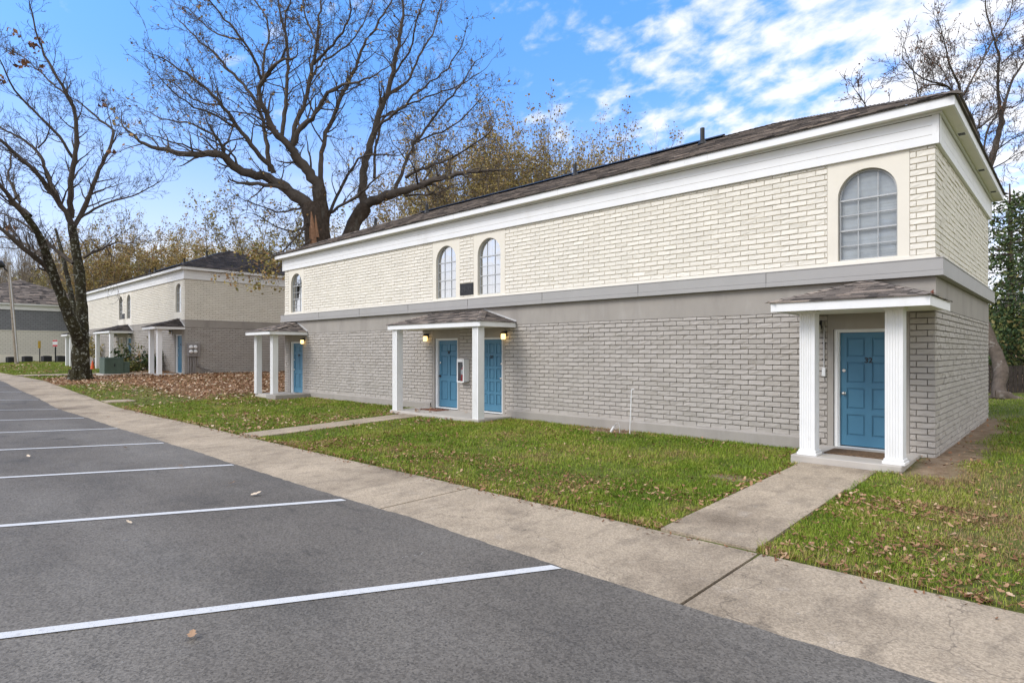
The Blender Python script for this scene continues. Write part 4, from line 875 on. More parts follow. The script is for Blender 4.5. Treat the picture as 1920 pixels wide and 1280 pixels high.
x, y, z = at_ground(173.5, 693, 40); t = tcn = thing('traffic_cone', 'small orange traffic cone standing on grass beside the tree trunk', 'traffic cone', (x, y, z)); mb = MB(); mb.lathe([(.17, .03), (.15, .05), (.035, .72)], (0, 0, 0), 14); mb.build('cone', M['orange'], t); mb = MB(); mb.box(-.19, -.19, 0, .19, .19, .03, bev=.01); mb.build('base', M['orange'], t); tcn.scale = (.8,)*3

# ------------------------------------------------------------------ trees
class Tree:
    def __init__(s, seed): s.b = MB(); s.tips = []; s.rg = np.random.default_rng(seed)
    def grow(s, p, d, L, r, level, maxl, gn=.25, up=.08, kids=5, minr=.008, spread=(.45, 1.05), seg=None, keep=.55):
        rg = s.rg; n = max(3, min(9, int(L/(seg or max(.12, L/6)))+1)); pts = [np.array(p, float)]; d = np.array(d, float); d /= np.linalg.norm(d); dirs = [d]
        for i in range(n):
            d = d + rg.normal(0, gn, 3)*.55 + np.array([0, 0, up]); d /= np.linalg.norm(d); pts.append(pts[-1]+d*L/n); dirs.append(d)
        rad = np.maximum(minr*.7, r*(1-np.linspace(0, .78, n+1))); s.b.tube(pts, rad, 3 if r < .03 else (5 if r < .09 else 8), cap=False)
        if level >= maxl: s.tips.append((pts[-1], dirs[-1])); s.tips.append((pts[len(pts)//2], dirs[len(pts)//2])); return
        k = kids if isinstance(kids, int) else kids[min(level, len(kids)-1)]
        k = max(1, int(round(k*rg.uniform(.75, 1.25))))
        for j in range(k):
            t = rg.uniform(.22, 1.0) if j else 1.0; i = min(n, int(t*n)); a = rg.uniform(*spread) if t < .99 else rg.uniform(.1, .4)
            ax_ = np.cross(dirs[i], rg.normal(0, 1, 3)); ax_ /= np.linalg.norm(ax_)+1e-9
            nd = dirs[i]*math.cos(a)+ax_*math.sin(a)
            s.grow(pts[i], nd, L*rg.uniform(.38, .68)*(1.15-.45*t), max(minr, rad[i]*rg.uniform(.42, .65)), level+1, maxl, gn, up, kids, minr, spread, None, keep)
    def limb(s, pts, rad, child=None, sides=8, jit=0.0, every=.5, start=.15, Lc=(1.0, 2.6), rc=.42, maxl=2, up=.06, gn=.3, kids=(4, 3)):
        pts = np.array(pts, float); rg = s.rg
        seg = np.linalg.norm(np.diff(pts, axis=0), axis=1); L = seg.sum(); cu = np.concatenate([[0], np.cumsum(seg)]); n = max(len(pts)*2, int(L/.35)); t = np.linspace(0, L, n)
        # smooth interpolation through the traced points
        P = np.stack([np.interp(t, cu, pts[:, k]) for k in range(3)], -1)
        for _ in range(2): P[1:-1] = .25*P[:-2]+.5*P[1:-1]+.25*P[2:]
        if jit: P[1:-1] += rg.normal(0, jit, (n-2, 3))
        r = np.interp(t, [0, L], rad) if len(rad) == 2 else np.interp(t, np.linspace(0, L, len(rad)), rad)
        s.b.tube(P, r*(1+rg.normal(0, .05, n)), sides, cap=False)
        if child:
            D = np.gradient(P, axis=0); D /= np.linalg.norm(D, axis=1)[:, None]
            x = L*start
            while x < L*.99:
                i = min(n-1, int(x/L*(n-1))); a = rg.uniform(.45, 1.15); q = np.cross(D[i], rg.normal(0, 1, 3)); q /= np.linalg.norm(q)+1e-9
                nd = D[i]*math.cos(a)+q*math.sin(a)+np.array([0, 0, .15]); f = 1-.5*x/L
                s.grow(P[i], nd, rg.uniform(*Lc)*f, max(.012, min(r[i]*rc, .07)), 0, maxl, gn, up, kids, .0085)
                x += every*rg.uniform(.6, 1.4)
            s.grow(P[-1], D[-1], rg.uniform(*Lc)*.7, max(.012, r[-1]*.9), 0, maxl, gn, up, kids, .0085)
        return P, r

def leaf_quads(pts, dirs, n, size, spread, rg, flat=False, droop=0.0, elong=1.4):
    k = len(pts); idx = rg.integers(0, k, n); c = pts[idx] + rg.normal(0, spread, (n, 3)); c[:, 2] -= droop*rg.random(n)
    a = rg.normal(0, 1, (n, 3)); a /= np.linalg.norm(a, axis=1)[:, None]; b = np.cross(a, rg.normal(0, 1, (n, 3))); b /= np.linalg.norm(b, axis=1)[:, None]
    s = size*rg.uniform(.55, 1.3, n)[:, None]; a = a*s*elong*.5; b = b*s*.5
    nn = np.cross(a, b); nn /= (np.linalg.norm(nn, axis=1)[:, None]+1e-9)
    mid = nn*s*.15
    V = np.stack([c-a, c-b*1.0+mid, c+a, c+b*1.0+mid], 1).reshape(-1, 3)
    Q = (np.arange(n)[:, None]*4+np.arange(4)[None]); return V, Q

def tree_obj(name, label, cat, tr, trunk_mb, bark, twig, leaves=None, group=None, loc=(0, 0, 0)):
    t = thing(name, label, cat, loc, 0, group)
    trunk_mb.build('trunk', bark, t, smooth=True); tr.b.build('crown', twig, t, smooth=True)
    if leaves:
        V, Q, T, m = leaves; mk('leaves', V, Q, np.full(len(Q), 4), m, t, tint=T)
    return t
def traced(t, o, lims, depth, ox, oy, sc):
    """limbs drawn as picture points, each carried towards or away from the viewer by its own depth change"""
    out = []
    for pts, dz0, dz1, w0, w1 in lims:
        n = len(pts); P = []
        for i, (a, b) in enumerate(pts):
            d = depth+dz0+(dz1-dz0)*i/(n-1); P.append(at_depth(a/sc+ox, b/sc+oy, d)-o)
        out.append((P, w0/2*depth/FPX, w1/2*depth/FPX))
    return out

def left_oak():
    d = 30.5; base = at_depth(151, 714, d); o = np.array([base[0], base[1], gz1(base[0], base[1])]); tr = Tree(5); tk = Tree(6)
    z = lambda pts, a, b, w0, w1: (pts, a, b, w0, w1)
    main = traced(tk, o, [
        z([(151, 716), (152, 700), (150, 670), (151, 640)], 0, 0, 40, 35),
        z([(149, 650), (146, 632), (137, 612), (124, 580), (113, 548), (101, 520), (94, 496), (85, 470), (76, 445), (62, 419), (44, 400)], 0, -3.5, 27, 12),
        z([(153, 655), (156, 630), (154, 587), (151, 545), (150, 525), (146, 490), (139, 448), (134, 420)], 0, .8, 27, 17),
        z([(148, 640), (143, 600), (132, 545), (124, 510), (117, 478), (112, 456), (104, 430)], .3, 4, 15, 6)], d, 0, 0, 1)
    for P, r0, r1 in main: tk.limb(P, [r0*.80, r0*.58, r1*.80] if r0 > .6 else [r0*.78, r1*.8], None, 12, jit=.008)
    # root flare
    for a in np.linspace(0, 6.28, 8)[:-1]: tk.b.tube([np.array([math.cos(a)*.3, math.sin(a)*.3, .5]), np.array([math.cos(a)*.36, math.sin(a)*.36, .15]), np.array([math.cos(a)*.5, math.sin(a)*.5, -.1])], [.20, .19, .14], 8, cap=False)
    A_ = [([(100, 515), (80, 492), (62, 481), (31, 453), (0, 425), (-45, 395)], -1.0, -5, 14, 5),
          ([(44, 400), (22, 375), (0, 349), (-40, 300)], -3.5, -6, 11, 4), ([(90, 490), (55, 462), (22, 447), (-20, 440)], -1, 2, 8, 3)]
    z5 = [([(362, 1130), (310, 1030), (240, 930), (170, 850), (80, 770), (0, 700), (-90, 610)], .8, -3, 13, 5),
          ([(355, 1090), (350, 1000), (360, 860), (380, 780), (385, 650), (370, 530), (330, 460), (270, 360), (210, 250), (175, 130), (150, 30)], .8, -1.5, 13, 2.5),
          ([(372, 1130), (400, 1090), (440, 1000), (480, 880), (540, 760), (575, 670), (560, 640), (500, 600), (450, 560), (380, 500)], .8, 3, 11, 2.5),
          ([(395, 1095), (470, 1040), (560, 1005), (640, 990), (720, 955), (770, 925), (810, 900)], 1.2, -1, 6, 1.5),
          ([(300, 1020), (250, 900), (190, 750), (100, 690), (0, 640), (-60, 600)], .3, 2.5, 9, 3),
          ([(365, 790), (310, 700), (260, 640), (190, 580), (110, 490), (60, 440), (10, 330), (-10, 250)], .4, -3, 7, 2),
          ([(575, 670), (540, 620), (450, 590), (390, 560)], 3, 2, 3, 1.2), ([(340, 480), (250, 410), (190, 350), (100, 270), (20, 250)], -.6, 1.6, 4, 1.2),
          ([(190, 740), (240, 690), (255, 610), (240, 560)], 1.4, .5, 4, 1.2), ([(560, 640), (540, 560), (520, 500)], 3, 4, 3, 1),
          ([(150, 1080), (60, 1000), (0, 930), (-60, 880)], -3, -2, 9, 4), ([(100, 1010), (40, 880), (60, 780), (20, 690)], -3, 0, 6, 2)]
    zz1 = [([(505, 265), (560, 235), (600, 220), (650, 195), (700, 170), (760, 180), (800, 178)], .5, -1.6, 7, 1.5), ([(640, 205), (670, 270), (690, 320)], 0, -.5, 3, 1),
           ([(440, 300), (350, 230), (250, 150), (150, 60), (60, 20), (0, 0)], .4, 2.5, 9, 3)]
    L = traced(tr, o, A_, d, 0, 0, 1)+traced(tr, o, z5, d, 0, 0, 2.667)+traced(tr, o, zz1, d, 0, 400, 3.2)
    for P, r0, r1 in L: tr.limb(P, [r0*.85, max(r1*.85, .012)], True, 7, jit=.02, every=.36, Lc=(.9, 2.7), maxl=3, kids=(4, 3, 2))
    # a few bunches of dead leaves left on the twigs
    rg = tr.rg; tips = np.array([t[0] for t in tr.tips]); c = tips[rg.integers(0, len(tips), 5)]; pp = np.repeat(c, 9, 0)
    nest = np.array([at_depth(72, 75, 29.2), at_depth(63, 90, 29.4), at_depth(43, 119, 29.5), at_depth(75, 130, 29.3), at_depth(213, 288, 31.5)])-o
    pp = np.concatenate([pp, np.repeat(nest, 12, 0)]); V, Q = leaf_quads(pp, None, len(pp), .17, .13, rg); 
    return tree_obj('bare_oak_tree', 'bare mossy oak with lichen spotted trunk rising from the leafy verge', 'tree', tr, tk.b, M['bark_lichen'], M['twig'], (V, Q, rg.random(len(Q))*.5, M['leaf']), loc=tuple(o))
left_oak()

def big_oak():
    d = 31.0; base = at_depth(596, 470, d); o = np.array([base[0], base[1], gz1(base[0], base[1])]); tk = Tree(15); tr = Tree(16); T = lambda l: traced(tr, o, l, d, 240, 0, 2.4)
    lowz = at_depth(600, 700, d)-o
    for P, r0, r1 in T([([(850, 1660), (850, 1400), (848, 1200), (845, 1090), (838, 990), (820, 920)], 0, 0, 60, 46), ([(885, 1650), (890, 1300), (880, 1090), (875, 980), (868, 890), (858, 840)], .3, .3, 42, 33),
                        ([(930, 1500), (950, 1200), (990, 1060), (1020, 1000), (1048, 955), (1066, 932)], .8, 1.5, 40, 36)]): tk.limb(P, [r0*.8, r1*.74], None, 14, jit=.02)
    sc = MB()
    scp = [at_depth(240+x/2.4, y/2.4, 30.12)-o for x, y in ((824, 950), (829, 1000), (833, 1050), (838, 1100))]; sc.tube(scp, [.02, .10, .15, .14], 7, cap=False); sc.tube([q_+RGT*.16+UPV*.35 for q_ in scp[1:]], [.015, .07, .10], 6, cap=False); sc.tube([q_-RGT*.13-UPV*.2 for q_ in scp[1:]], [.02, .06, .09], 6, cap=False)
    L = T([
        ([(815, 930), (770, 890), (700, 840), (650, 805), (610, 790), (530, 780), (490, 770), (460, 740), (440, 715), (420, 690), (375, 682), (340, 690), (280, 700), (180, 680), (60, 650), (0, 590)], 0, -4, 34, 5),
        ([(720, 850), (650, 835), (600, 823), (530, 825)], -.6, -1.6, 13, 9),
        ([(440, 710), (425, 660), (400, 620), (370, 570)], -2, -3, 9, 4), ([(400, 630), (330, 570), (240, 545), (150, 540), (80, 500)], -2.5, -1, 6, 2), ([(350, 690), (260, 660), (170, 625), (100, 610)], -3, -5, 5, 2),
        ([(655, 780), (620, 720), (600, 700), (540, 640), (500, 580), (465, 530), (430, 480), (380, 420), (330, 380), (200, 290), (140, 255)], -.4, -3, 14, 3),
        ([(640, 770), (625, 690), (618, 600), (600, 500), (540, 400), (470, 330), (380, 230), (300, 165), (230, 95)], -.4, 1.5, 13, 3),
        ([(480, 570), (400, 520), (300, 480), (230, 440), (170, 380)], -2, -5, 6, 2), ([(430, 480), (360, 470), (280, 440), (190, 360), (140, 350)], -2, 0, 5, 2),
        ([(865, 880), (845, 820), (810, 775), (780, 740), (750, 700), (730, 665)], .2, -.8, 30, 22),
        ([(730, 665), (690, 620), (650, 595), (635, 550), (620, 500), (595, 450), (585, 410), (600, 365), (625, 330), (650, 300), (690, 270), (740, 265)], -.8, -3, 18, 5),
        ([(602, 360), (585, 300), (560, 250), (520, 180), (470, 120), (400, 50), (360, 0), (330, -60)], -1.6, -4, 8, 3), ([(600, 360), (610, 250), (640, 150), (620, 60), (560, 0), (540, -60)], -1.6, 0, 7, 3),
        ([(690, 270), (720, 200), (700, 120), (720, 40), (740, -60)], -2.6, -4, 6, 3), ([(520, 180), (440, 170), (370, 140), (300, 60), (250, 30)], -2, -1, 5, 2),
        ([(735, 655), (760, 600), (800, 555), (850, 510), (870, 480), (885, 430), (920, 405), (970, 380), (1030, 370), (1090, 350)], -.8, -2.6, 16, 4),
        ([(690, 620), (700, 540), (712, 470), (718, 300), (715, 200), (700, 120), (680, 50), (670, -40)], -.8, 1.6, 12, 4),
        ([(740, 640), (760, 540), (790, 470), (815, 380), (830, 300), (848, 200), (855, 130), (865, 60), (870, -50)], -.8, 0, 14, 4),
        ([(835, 290), (880, 240), (930, 195), (975, 140), (1000, 60), (1010, -40)], -.2, -2.5, 8, 3), ([(820, 360), (860, 290), (960, 230), (1040, 150), (1080, 60), (1110, -20)], 0, 2, 6, 2.5), ([(850, 180), (800, 100), (790, 0), (770, -60)], -.2, 2, 6, 3),
        ([(872, 860), (865, 780), (870, 700), (885, 630), (900, 580), (930, 510), (950, 450), (985, 390), (1010, 330), (1040, 260), (1060, 200), (1100, 140), (1130, 100), (1190, 0), (1210, -60)], .3, 2.6, 15, 4),
        ([(900, 980), (940, 880), (980, 800), (1020, 730), (1060, 700), (1150, 690), (1220, 700)], .6, -1, 10, 3),
        ([(1065, 930), (1050, 850), (1062, 770), (1080, 690), (1110, 590), (1130, 510), (1160, 440), (1185, 370), (1200, 300), (1212, 230), (1220, 180), (1235, 90), (1240, 0), (1245, -60)], 1.5, .5, 26, 5),
        ([(1075, 920), (1120, 895), (1160, 880), (1200, 868), (1250, 852), (1300, 838), (1400, 805), (1500, 778), (1600, 770), (1700, 765)], 1.5, -2, 30, 3),
        ([(1200, 860), (1235, 770), (1262, 700), (1300, 630), (1350, 560), (1400, 500), (1450, 440), (1480, 400), (1530, 340), (1560, 280)], 1.8, 3.5, 11, 3),
        ([(1110, 600), (1160, 540), (1230, 500), (1280, 430), (1340, 380), (1420, 330), (1480, 240), (1510, 180)], 1, -2, 8, 2.5), ([(1250, 800), (1330, 755), (1450, 720), (1560, 650), (1610, 610), (1640, 575)], 1.6, -1.5, 9, 2.5),
        ([(1165, 430), (1220, 400), (1270, 350), (1300, 280), (1340, 200), (1380, 130), (1400, 60), (1420, -20)], 1, 4, 8, 3), ([(1190, 340), (1260, 250), (1290, 150), (1300, 60), (1340, -30)], .8, -1.5, 6, 3),
        ([(1108, 800), (1105, 700), (1130, 600), (1150, 520), (1260, 470), (1400, 420), (1500, 380), (1580, 330)], 1.7, 4.5, 9, 2.5), ([(1300, 640), (1380, 600), (1470, 570), (1560, 480), (1600, 420)], 2, 0, 6, 2), ([(1200, 865), (1290, 880), (1380, 870), (1480, 830)], 1.6, -2.5, 7, 2.5),
        ([(905, 960), (960, 920), (1040, 880), (1090, 830), (1120, 800)], .6, -2, 9, 4), ([(790, 930), (700, 960), (600, 930), (520, 900)], 0, -4, 6, 2), ([(830, 1000), (740, 1050), (650, 1010), (560, 960)], -.2, -3.5, 5, 2)])
    for P, r0, r1 in L: tr.limb(P, [r0*.68, max(r1*.7, .016)], True, 8, jit=.035, every=.34, start=.2 if r0 < .3 else .4, Lc=(1.1, 3.3), maxl=3, kids=(4, 3, 3), gn=.40)
    # low leafy sprays that hang over the neighbouring roof
    n0 = len(tr.tips)
    for P, r0, r1 in T([([(800, 1020), (700, 1130), (610, 1180), (520, 1200), (440, 1225)], -1, -4.5, 4, 1.5), ([(820, 1080), (720, 1170), (650, 1210), (590, 1260)], -1, -4, 4, 1.5), ([(700, 1130), (640, 1150), (560, 1130)], -2, -4, 2.5, 1)]): tr.limb(P, [r0, .012], True, 5, jit=.02, every=.35, Lc=(.5, 1.3), maxl=1, kids=(4,), up=-.03)
    rg = tr.rg; tl = np.array([t[0] for t in tr.tips[n0:]]); V1, Q1 = leaf_quads(tl, None, 620, .11, .12, rg, droop=.3); ta = np.array([t[0] for t in tr.tips[:n0]]); V2, Q2 = leaf_quads(ta, None, 1500, .11, .08, rg)
    t = tree_obj('bare_oak_tree', 'huge spreading bare oak with torn bark towering between the two apartment blocks', 'tree', tr, tk.b, M['bark'], M['twig'], (np.concatenate([V1, V2]), np.concatenate([Q1, Q2+len(V1)]), np.concatenate([rg.random(len(Q1)), .5+.5*rg.random(len(Q2))]), M['autumn']), loc=tuple(o))
    sc.build('torn_bark', M['scar'], t, smooth=True)
big_oak()

def right_tree():
    d = 22.5; base = at_depth(1873, 748, d); o = np.array([base[0], base[1], gz1(base[0], base[1])]); tk = Tree(25); tr = Tree(26)
    for P, r0, r1 in traced(tk, o, [([(1872, 752), (1874, 735), (1877, 715), (1876, 692), (1870, 668), (1860, 648), (1848, 620), (1836, 575), (1828, 520), (1828, 450), (1836, 380), (1848, 335), (1860, 300)], 0, 2.5, 29, 14), ([(1860, 300), (1866, 280), (1872, 255), (1878, 228), (1877, 212)], 2.5, 2.6, 15, 11),
                                    ([(1866, 742), (1885, 741), (1905, 750), (1930, 760), (1960, 768)], -.2, -.8, 26, 9), ([(1866, 744), (1852, 752), (1835, 760)], .1, .4, 20, 8)], d, 0, 0, 1): tk.limb(P, [r0*.84, r1*.84], None, 12, jit=.02)
    L = traced(tr, o, [([(1877, 215), (1873, 195), (1870, 165), (1869, 135), (1878, 118), (1872, 95), (1862, 72), (1855, 45), (1848, 20), (1845, -30)], 2.6, 1.5, 8, 2), ([(1878, 214), (1885, 200), (1891, 170), (1897, 150), (1908, 135), (1920, 118), (1950, 80)], 2.6, 3.5, 8, 3),
        ([(1885, 203), (1900, 200), (1913, 196), (1928, 180)], 2.6, 1.8, 4, 1.5), ([(1878, 118), (1890, 108), (1905, 95), (1925, 85)], 2, 3, 3, 1.2), ([(1866, 80), (1880, 60), (1895, 30), (1900, 0), (1896, -30)], 1.6, 3, 4, 1.5), ([(1862, 75), (1850, 100), (1838, 125), (1822, 150), (1808, 175)], 1.8, 1, 3.5, 1.2),
        ([(1845, 350), (1838, 300), (1832, 250), (1815, 210), (1802, 185)], 1.5, -.5, 12, 7), ([(1802, 185), (1800, 165), (1797, 152), (1785, 137), (1778, 112), (1772, 90), (1766, 60), (1761, 45)], -.5, -1.5, 6, 1.5), ([(1802, 185), (1812, 170), (1823, 150), (1832, 130), (1843, 108), (1855, 85)], -.5, .5, 5, 1.5),
        ([(1815, 212), (1792, 180), (1785, 165), (1776, 160), (1760, 156), (1738, 152), (1722, 143), (1710, 128), (1693, 112)], 0, -1.5, 6, 1.5), ([(1785, 165), (1775, 150), (1772, 135), (1760, 122), (1745, 115), (1735, 100)], -.4, .8, 3, 1.2), ([(1776, 162), (1755, 160), (1735, 158), (1718, 170), (1716, 190)], -.4, -2, 3.5, 1.5),
        ([(1838, 320), (1850, 240), (1862, 225), (1872, 210)], 1.5, 2.4, 6, 4), ([(1852, 320), (1875, 310), (1895, 295), (1925, 280)], 2.4, 1, 4, 1.5), ([(1836, 240), (1850, 228), (1868, 213)], 1, 2.5, 5, 3),
        ([(1862, 290), (1885, 268), (1905, 255), (1925, 250)], 2.5, 1.5, 4.5, 1.5), ([(1725, 185), (1717, 150), (1708, 120)], -2.5, -3, 2.5, 1), ([(1640, 240), (1620, 190), (1606, 172)], -4, -4.5, 3, 1.2)], d, 0, 0, 1)
    for P, r0, r1 in L: tr.limb(P, [r0*.8, max(r1*.8, .012)], True, 7, jit=.012, every=.24, Lc=(.6, 1.7), maxl=3, kids=(4, 3, 2))
    rg = tr.rg; tips = np.array([t[0] for t in tr.tips]); V, Q = leaf_quads(tips, None, 3200, .05, .06, rg, elong=1.1)
    return tree_obj('bare_tree', 'bare tree with a curved pale trunk rising behind the near block', 'tree', tr, tk.b, M['bark_pale'], M['twig'], (V, Q, rg.random(len(Q))*.25, M['leaf']), loc=tuple(o))
right_tree()

# autumn trees: three kinds grown once, then copied
def autumn_tree(seed, H, stems, spread, nleaf, leafsz, bark, label, tl=(0, 1), up=.10, width=.5, group=None):
    tr = Tree(seed); tk = Tree(seed+1); rg = tr.rg
    tk.limb([(0, 0, -.3), (rg.normal(0, .1), rg.normal(0, .1), H*.1), (rg.normal(0, .2), rg.normal(0, .2), H*.22)], [.30, .22], None, 10, jit=.02)
    for k in range(stems):
        a = 2*math.pi*k/stems+rg.uniform(-.4, .4); w = width*rg.uniform(.25, 1.0); z0 = H*rg.uniform(.08, .24)
        d = np.array([math.cos(a)*w, math.sin(a)*w, 1.0]); hh = H*rg.uniform(.55, .86)
        P = [np.array([0, 0, z0])]
        for i in range(6): d = d/np.linalg.norm(d)+rg.normal(0, .09, 3)+np.array([0, 0, .05]); P.append(P[-1]+d/np.linalg.norm(d)*hh/6)
        tr.limb(P, [.11, .02], True, 5, every=.62, start=.2, Lc=(1.5, 3.6), maxl=2, kids=(5, 3), up=up, gn=.24)
    tips = np.array([t[0] for t in tr.tips]); lv = None
    if nleaf:
        V, Q = leaf_quads(tips, None, nleaf, leafsz, .16, rg); lv = (V, Q, np.clip(tl[0]+(tl[1]-tl[0])*rg.beta(1.7, 1.7, len(Q)), 0, 1), M['autumn'])
    return tree_obj('autumn_tree', label, 'tree', tr, tk.b, bark, M['twig_grey'], lv, group=group)
AT = [autumn_tree(101, 17, 14, .35, 8000, .125, M['bark'], 'x', (.15, .85), width=.55, up=.16), autumn_tree(111, 16, 11, .4, 7500, .155, M['bark'], 'x', (.25, 1.0), width=.7), autumn_tree(121, 17, 11, .4, 6000, .15, M['bark'], 'x', (.0, .6), width=.65), autumn_tree(131, 17, 11, .4, 0, .2, M['bark'], 'x', width=.5, up=.15)]
AH = []
for t in AT: AH.append(max(max(v.co.z for v in c.data.vertices) for c in t.children))
nm_ = ['tall sparse ochre leaved tree', 'orange brown autumn tree', 'thin olive yellow tree', 'leafless grey tree']
# picture column, distance, kind, height of the top in the picture, where it stands
SP = [(765, 46, 0, 300, 'beside the huge oak behind the near roof'), (835, 49, 0, 225, 'left half of the stand behind the near roof'), (905, 47, 0, 185, 'highest of the stand behind the near roof'), (970, 49, 0, 205, 'in the middle of the stand behind the near roof'), (1035, 48, 0, 218, 'right of the middle of the stand behind the near roof'), (1090, 48, 0, 228, 'near the thin right end of the stand'), (1140, 50, 0, 255, 'last leafy one at the right end of the stand'), (880, 52, 0, 195, 'left of the highest in the stand'), (950, 52, 0, 198, 'right of the highest in the stand'), (1003, 53, 0, 205, 'between two middle trees of the stand'), (1060, 54, 0, 226, 'in the right half of the stand'), (1118, 52, 0, 245, 'second last leafy one of the stand'), (800, 56, 1, 285, 'set back behind the left of the stand'), (930, 58, 1, 240, 'set back behind the middle of the stand'), (1010, 60, 2, 250, 'back row right of the stand middle'), (1075, 58, 1, 275, 'low back row near the stand end'), (870, 60, 2, 235, 'back row left of the stand middle'),
      (1172, 50, 3, 268, 'first of the bare twigs over the near roof'), (1204, 50, 3, 258, 'middle of the bare twigs over the near roof'), (1262, 50, 3, 252, 'last of the bare twigs over the near roof'),
      (690, 55, 2, 330, 'seen through the huge oak limbs'), (640, 60, 1, 390, 'just right of the huge oak trunk'), (545, 52, 2, 372, 'left of the huge oak trunk'), (490, 56, 2, 365, 'above the near end of the second roof'), (515, 68, 1, 420, 'low behind the end of the second roof'), (440, 70, 1, 412, 'straight above the second roof peak'), (395, 74, 1, 400, 'left of the second roof peak'), (350, 78, 1, 415, 'over the front eave of the second block'), (305, 72, 1, 386, 'over the vent pipes of the second block'), (265, 76, 2, 398, 'pale one over the second block'), (225, 70, 1, 402, 'over the paired windows of the second block'), (185, 66, 1, 390, 'just right of the mossy oak'), (205, 84, 2, 385, 'back row right of the mossy oak'), (330, 92, 2, 408, 'back row over the second block'), (420, 95, 1, 418, 'back row beyond the second peak'), (250, 90, 1, 410, 'back row above the second eave'), (465, 88, 2, 405, 'back row at the second roof slope'), (575, 75, 2, 420, 'low between the oak trunks'),
      (20, 96, 3, 400, 'behind the grey building near the pole'), (60, 100, 3, 380, 'behind the grey building peak'), (95, 96, 3, 410, 'behind the grey building right slope'), (125, 104, 3, 390, 'seen between the mossy oak stems'), (-15, 92, 3, 420, 'at the frame edge behind the grey building'), (40, 118, 3, 420, 'back row over the grey building'), (85, 120, 3, 425, 'back row right of the grey peak'), (150, 100, 1, 430, 'behind the mossy oak stems'), (-5, 112, 3, 430, 'far back at the frame edge'), (112, 88, 2, 470, 'low behind grey building and mossy oak'), (30, 128, 1, 455, 'far brown one over the grey building'), (75, 130, 1, 462, 'far brown one at the grey roof peak')]
used = set()
for (px, d, k, top, where) in SP:
    if k in used: t = copy_tree(AT[k])
    else: t = AT[k]; used.add(k)
    x, y, z = at_ground(px, 640, d); ztop = float(at_depth(px, top, d)[2]); s = (ztop-z)/AH[k]; w = s**.5*random.uniform(.95, 1.2)
    t.location = (x, y, z); t.rotation_euler = (0, 0, random.uniform(0, 6.28)); t.scale = (w, w, s)
    tag(t, nm_[k]+', '+where, 'tree', 'background autumn trees')
# far wood closing the horizon
rg = np.random.default_rng(77); n = 34000; px = rg.uniform(-500, 1500, n); dd = rg.uniform(105, 140, n); c = (FWD[None]+RGT[None]*((px-CX)/FPX)[:, None])*dd[:, None]; hmax = 12+6*vnoise(px, px*0, 60)
c[:, 2] = .5+hmax*rg.random(n)**1.2; V, Q = leaf_quads(c, None, n, .75, .1, rg); 
o = mk('distant_woods', V, Q, np.full(n, 4), mat('distant_wood', (.1, .08, .05), .9, .1, tintramp=[(0, (.05, .04, .03)), (.4, (.11, .085, .06)), (.7, (.17, .12, .055)), (1, (.12, .12, .05))]), tint=rg.random(n)); tag(o, 'low brown winter woodland closing the view beyond the buildings', 'woods', kind='stuff')

# evergreens and hedge at the right
def conifer(seed, H, label, where, group='evergreens beyond the fence'):
    rg = np.random.default_rng(seed); tk = MB(); tk.tube([(0, 0, -.3), (.05, 0, H*.5), (0, .05, H*.9)], [.26, .17, .03], 10); br = MB(); cs = []
    for k in range(80):
        z = H*(.10+.9*(k/95)); L = (1-z/H)**.7*3.3*rg.uniform(.55, 1.15)+.35; a = rg.uniform(0, 6.28); P = np.array([[math.cos(a)*L*t, math.sin(a)*L*t, z+.25*L*t-.42*L*t*t] for t in np.linspace(0, 1, 6)]); P[1:] += rg.normal(0, .06, (5, 3))
        br.tube(P, np.linspace(.05, .012, 6), 4, cap=False)
        for t in np.linspace(.25, 1, int(5+L*6)): q = P[min(5, int(t*5))]+(P[min(5, int(t*5)+1)]-P[min(5, int(t*5))])*((t*5) % 1); cs += [q+rg.normal(0, .13+.12*L*t*.5, 3)*np.array([1, 1, .5]) for _ in range(3)]
    cs = np.array(cs); n = 5000; V, Q = leaf_quads(cs, None, n, .105, .13, rg, droop=.12, elong=2.4)
    t = thing('evergreen_tree', label, 'tree', where, 0, group); tk.build('trunk', M['bark'], t, smooth=True); br.build('crown', M['twig'], t, smooth=True); mk('needles', V, Q, np.full(n, 4), M['evergreen'], t, tint=np.clip(rg.beta(2, 2.4, n), 0, 1)); return t
x, y, z = at_ground(1893, 700, 33); c0 = conifer(301, 12.2, 'dark evergreen with a straight trunk directly behind the fence at the right edge', (x, y, z))
for px, d, sc, lb in ((1935, 30, .92, 'dense evergreen cut by the right frame edge behind the fence'), (1975, 36, 1.1, 'evergreen mostly beyond the right frame edge')):
    t = copy_tree(c0); x, y, z = at_ground(px, 700, d); t.location = (x, y, z); t.rotation_euler = (0, 0, random.uniform(0, 6)); t.scale = (sc,)*3; t['label'] = lb
def bush(px, py, d, w, h, m, label, n=900, leaf=.09, name='shrub', ramp=(0, 1), wx=None):
    x, y, z = at_ground(px, py, d); rg = np.random.default_rng(int(px*7+py)); tr = Tree(int(px)+3)
    for k in range(9):
        a = rg.uniform(0, 6.28); tr.grow((rg.normal(0, w*.1), rg.normal(0, w*.1), 0), (math.cos(a)*w/h*.6, math.sin(a)*w/h*.6, 1), h*rg.uniform(.6, .95), .015, 0, 2, .3, .02, (4, 3), .004)
    tips = np.array([t[0] for t in tr.tips]); tips = tips[tips[:, 2] > .05]; V, Q = leaf_quads(tips, None, n, leaf, w*.07, rg)
    t = thing(name, label, 'shrub', (x, y, z)); tr.b.build('stems', M['twig'], t); mk('foliage', V, Q, np.full(n, 4), m, t, tint=ramp[0]+(ramp[1]-ramp[0])*rg.random(n)); return t
bush(226, 690, 36.5, 1.2, 1.15, M['evergreen'], 'round dark green shrub behind the green transformer', 1500, .10, ramp=(0, .6))
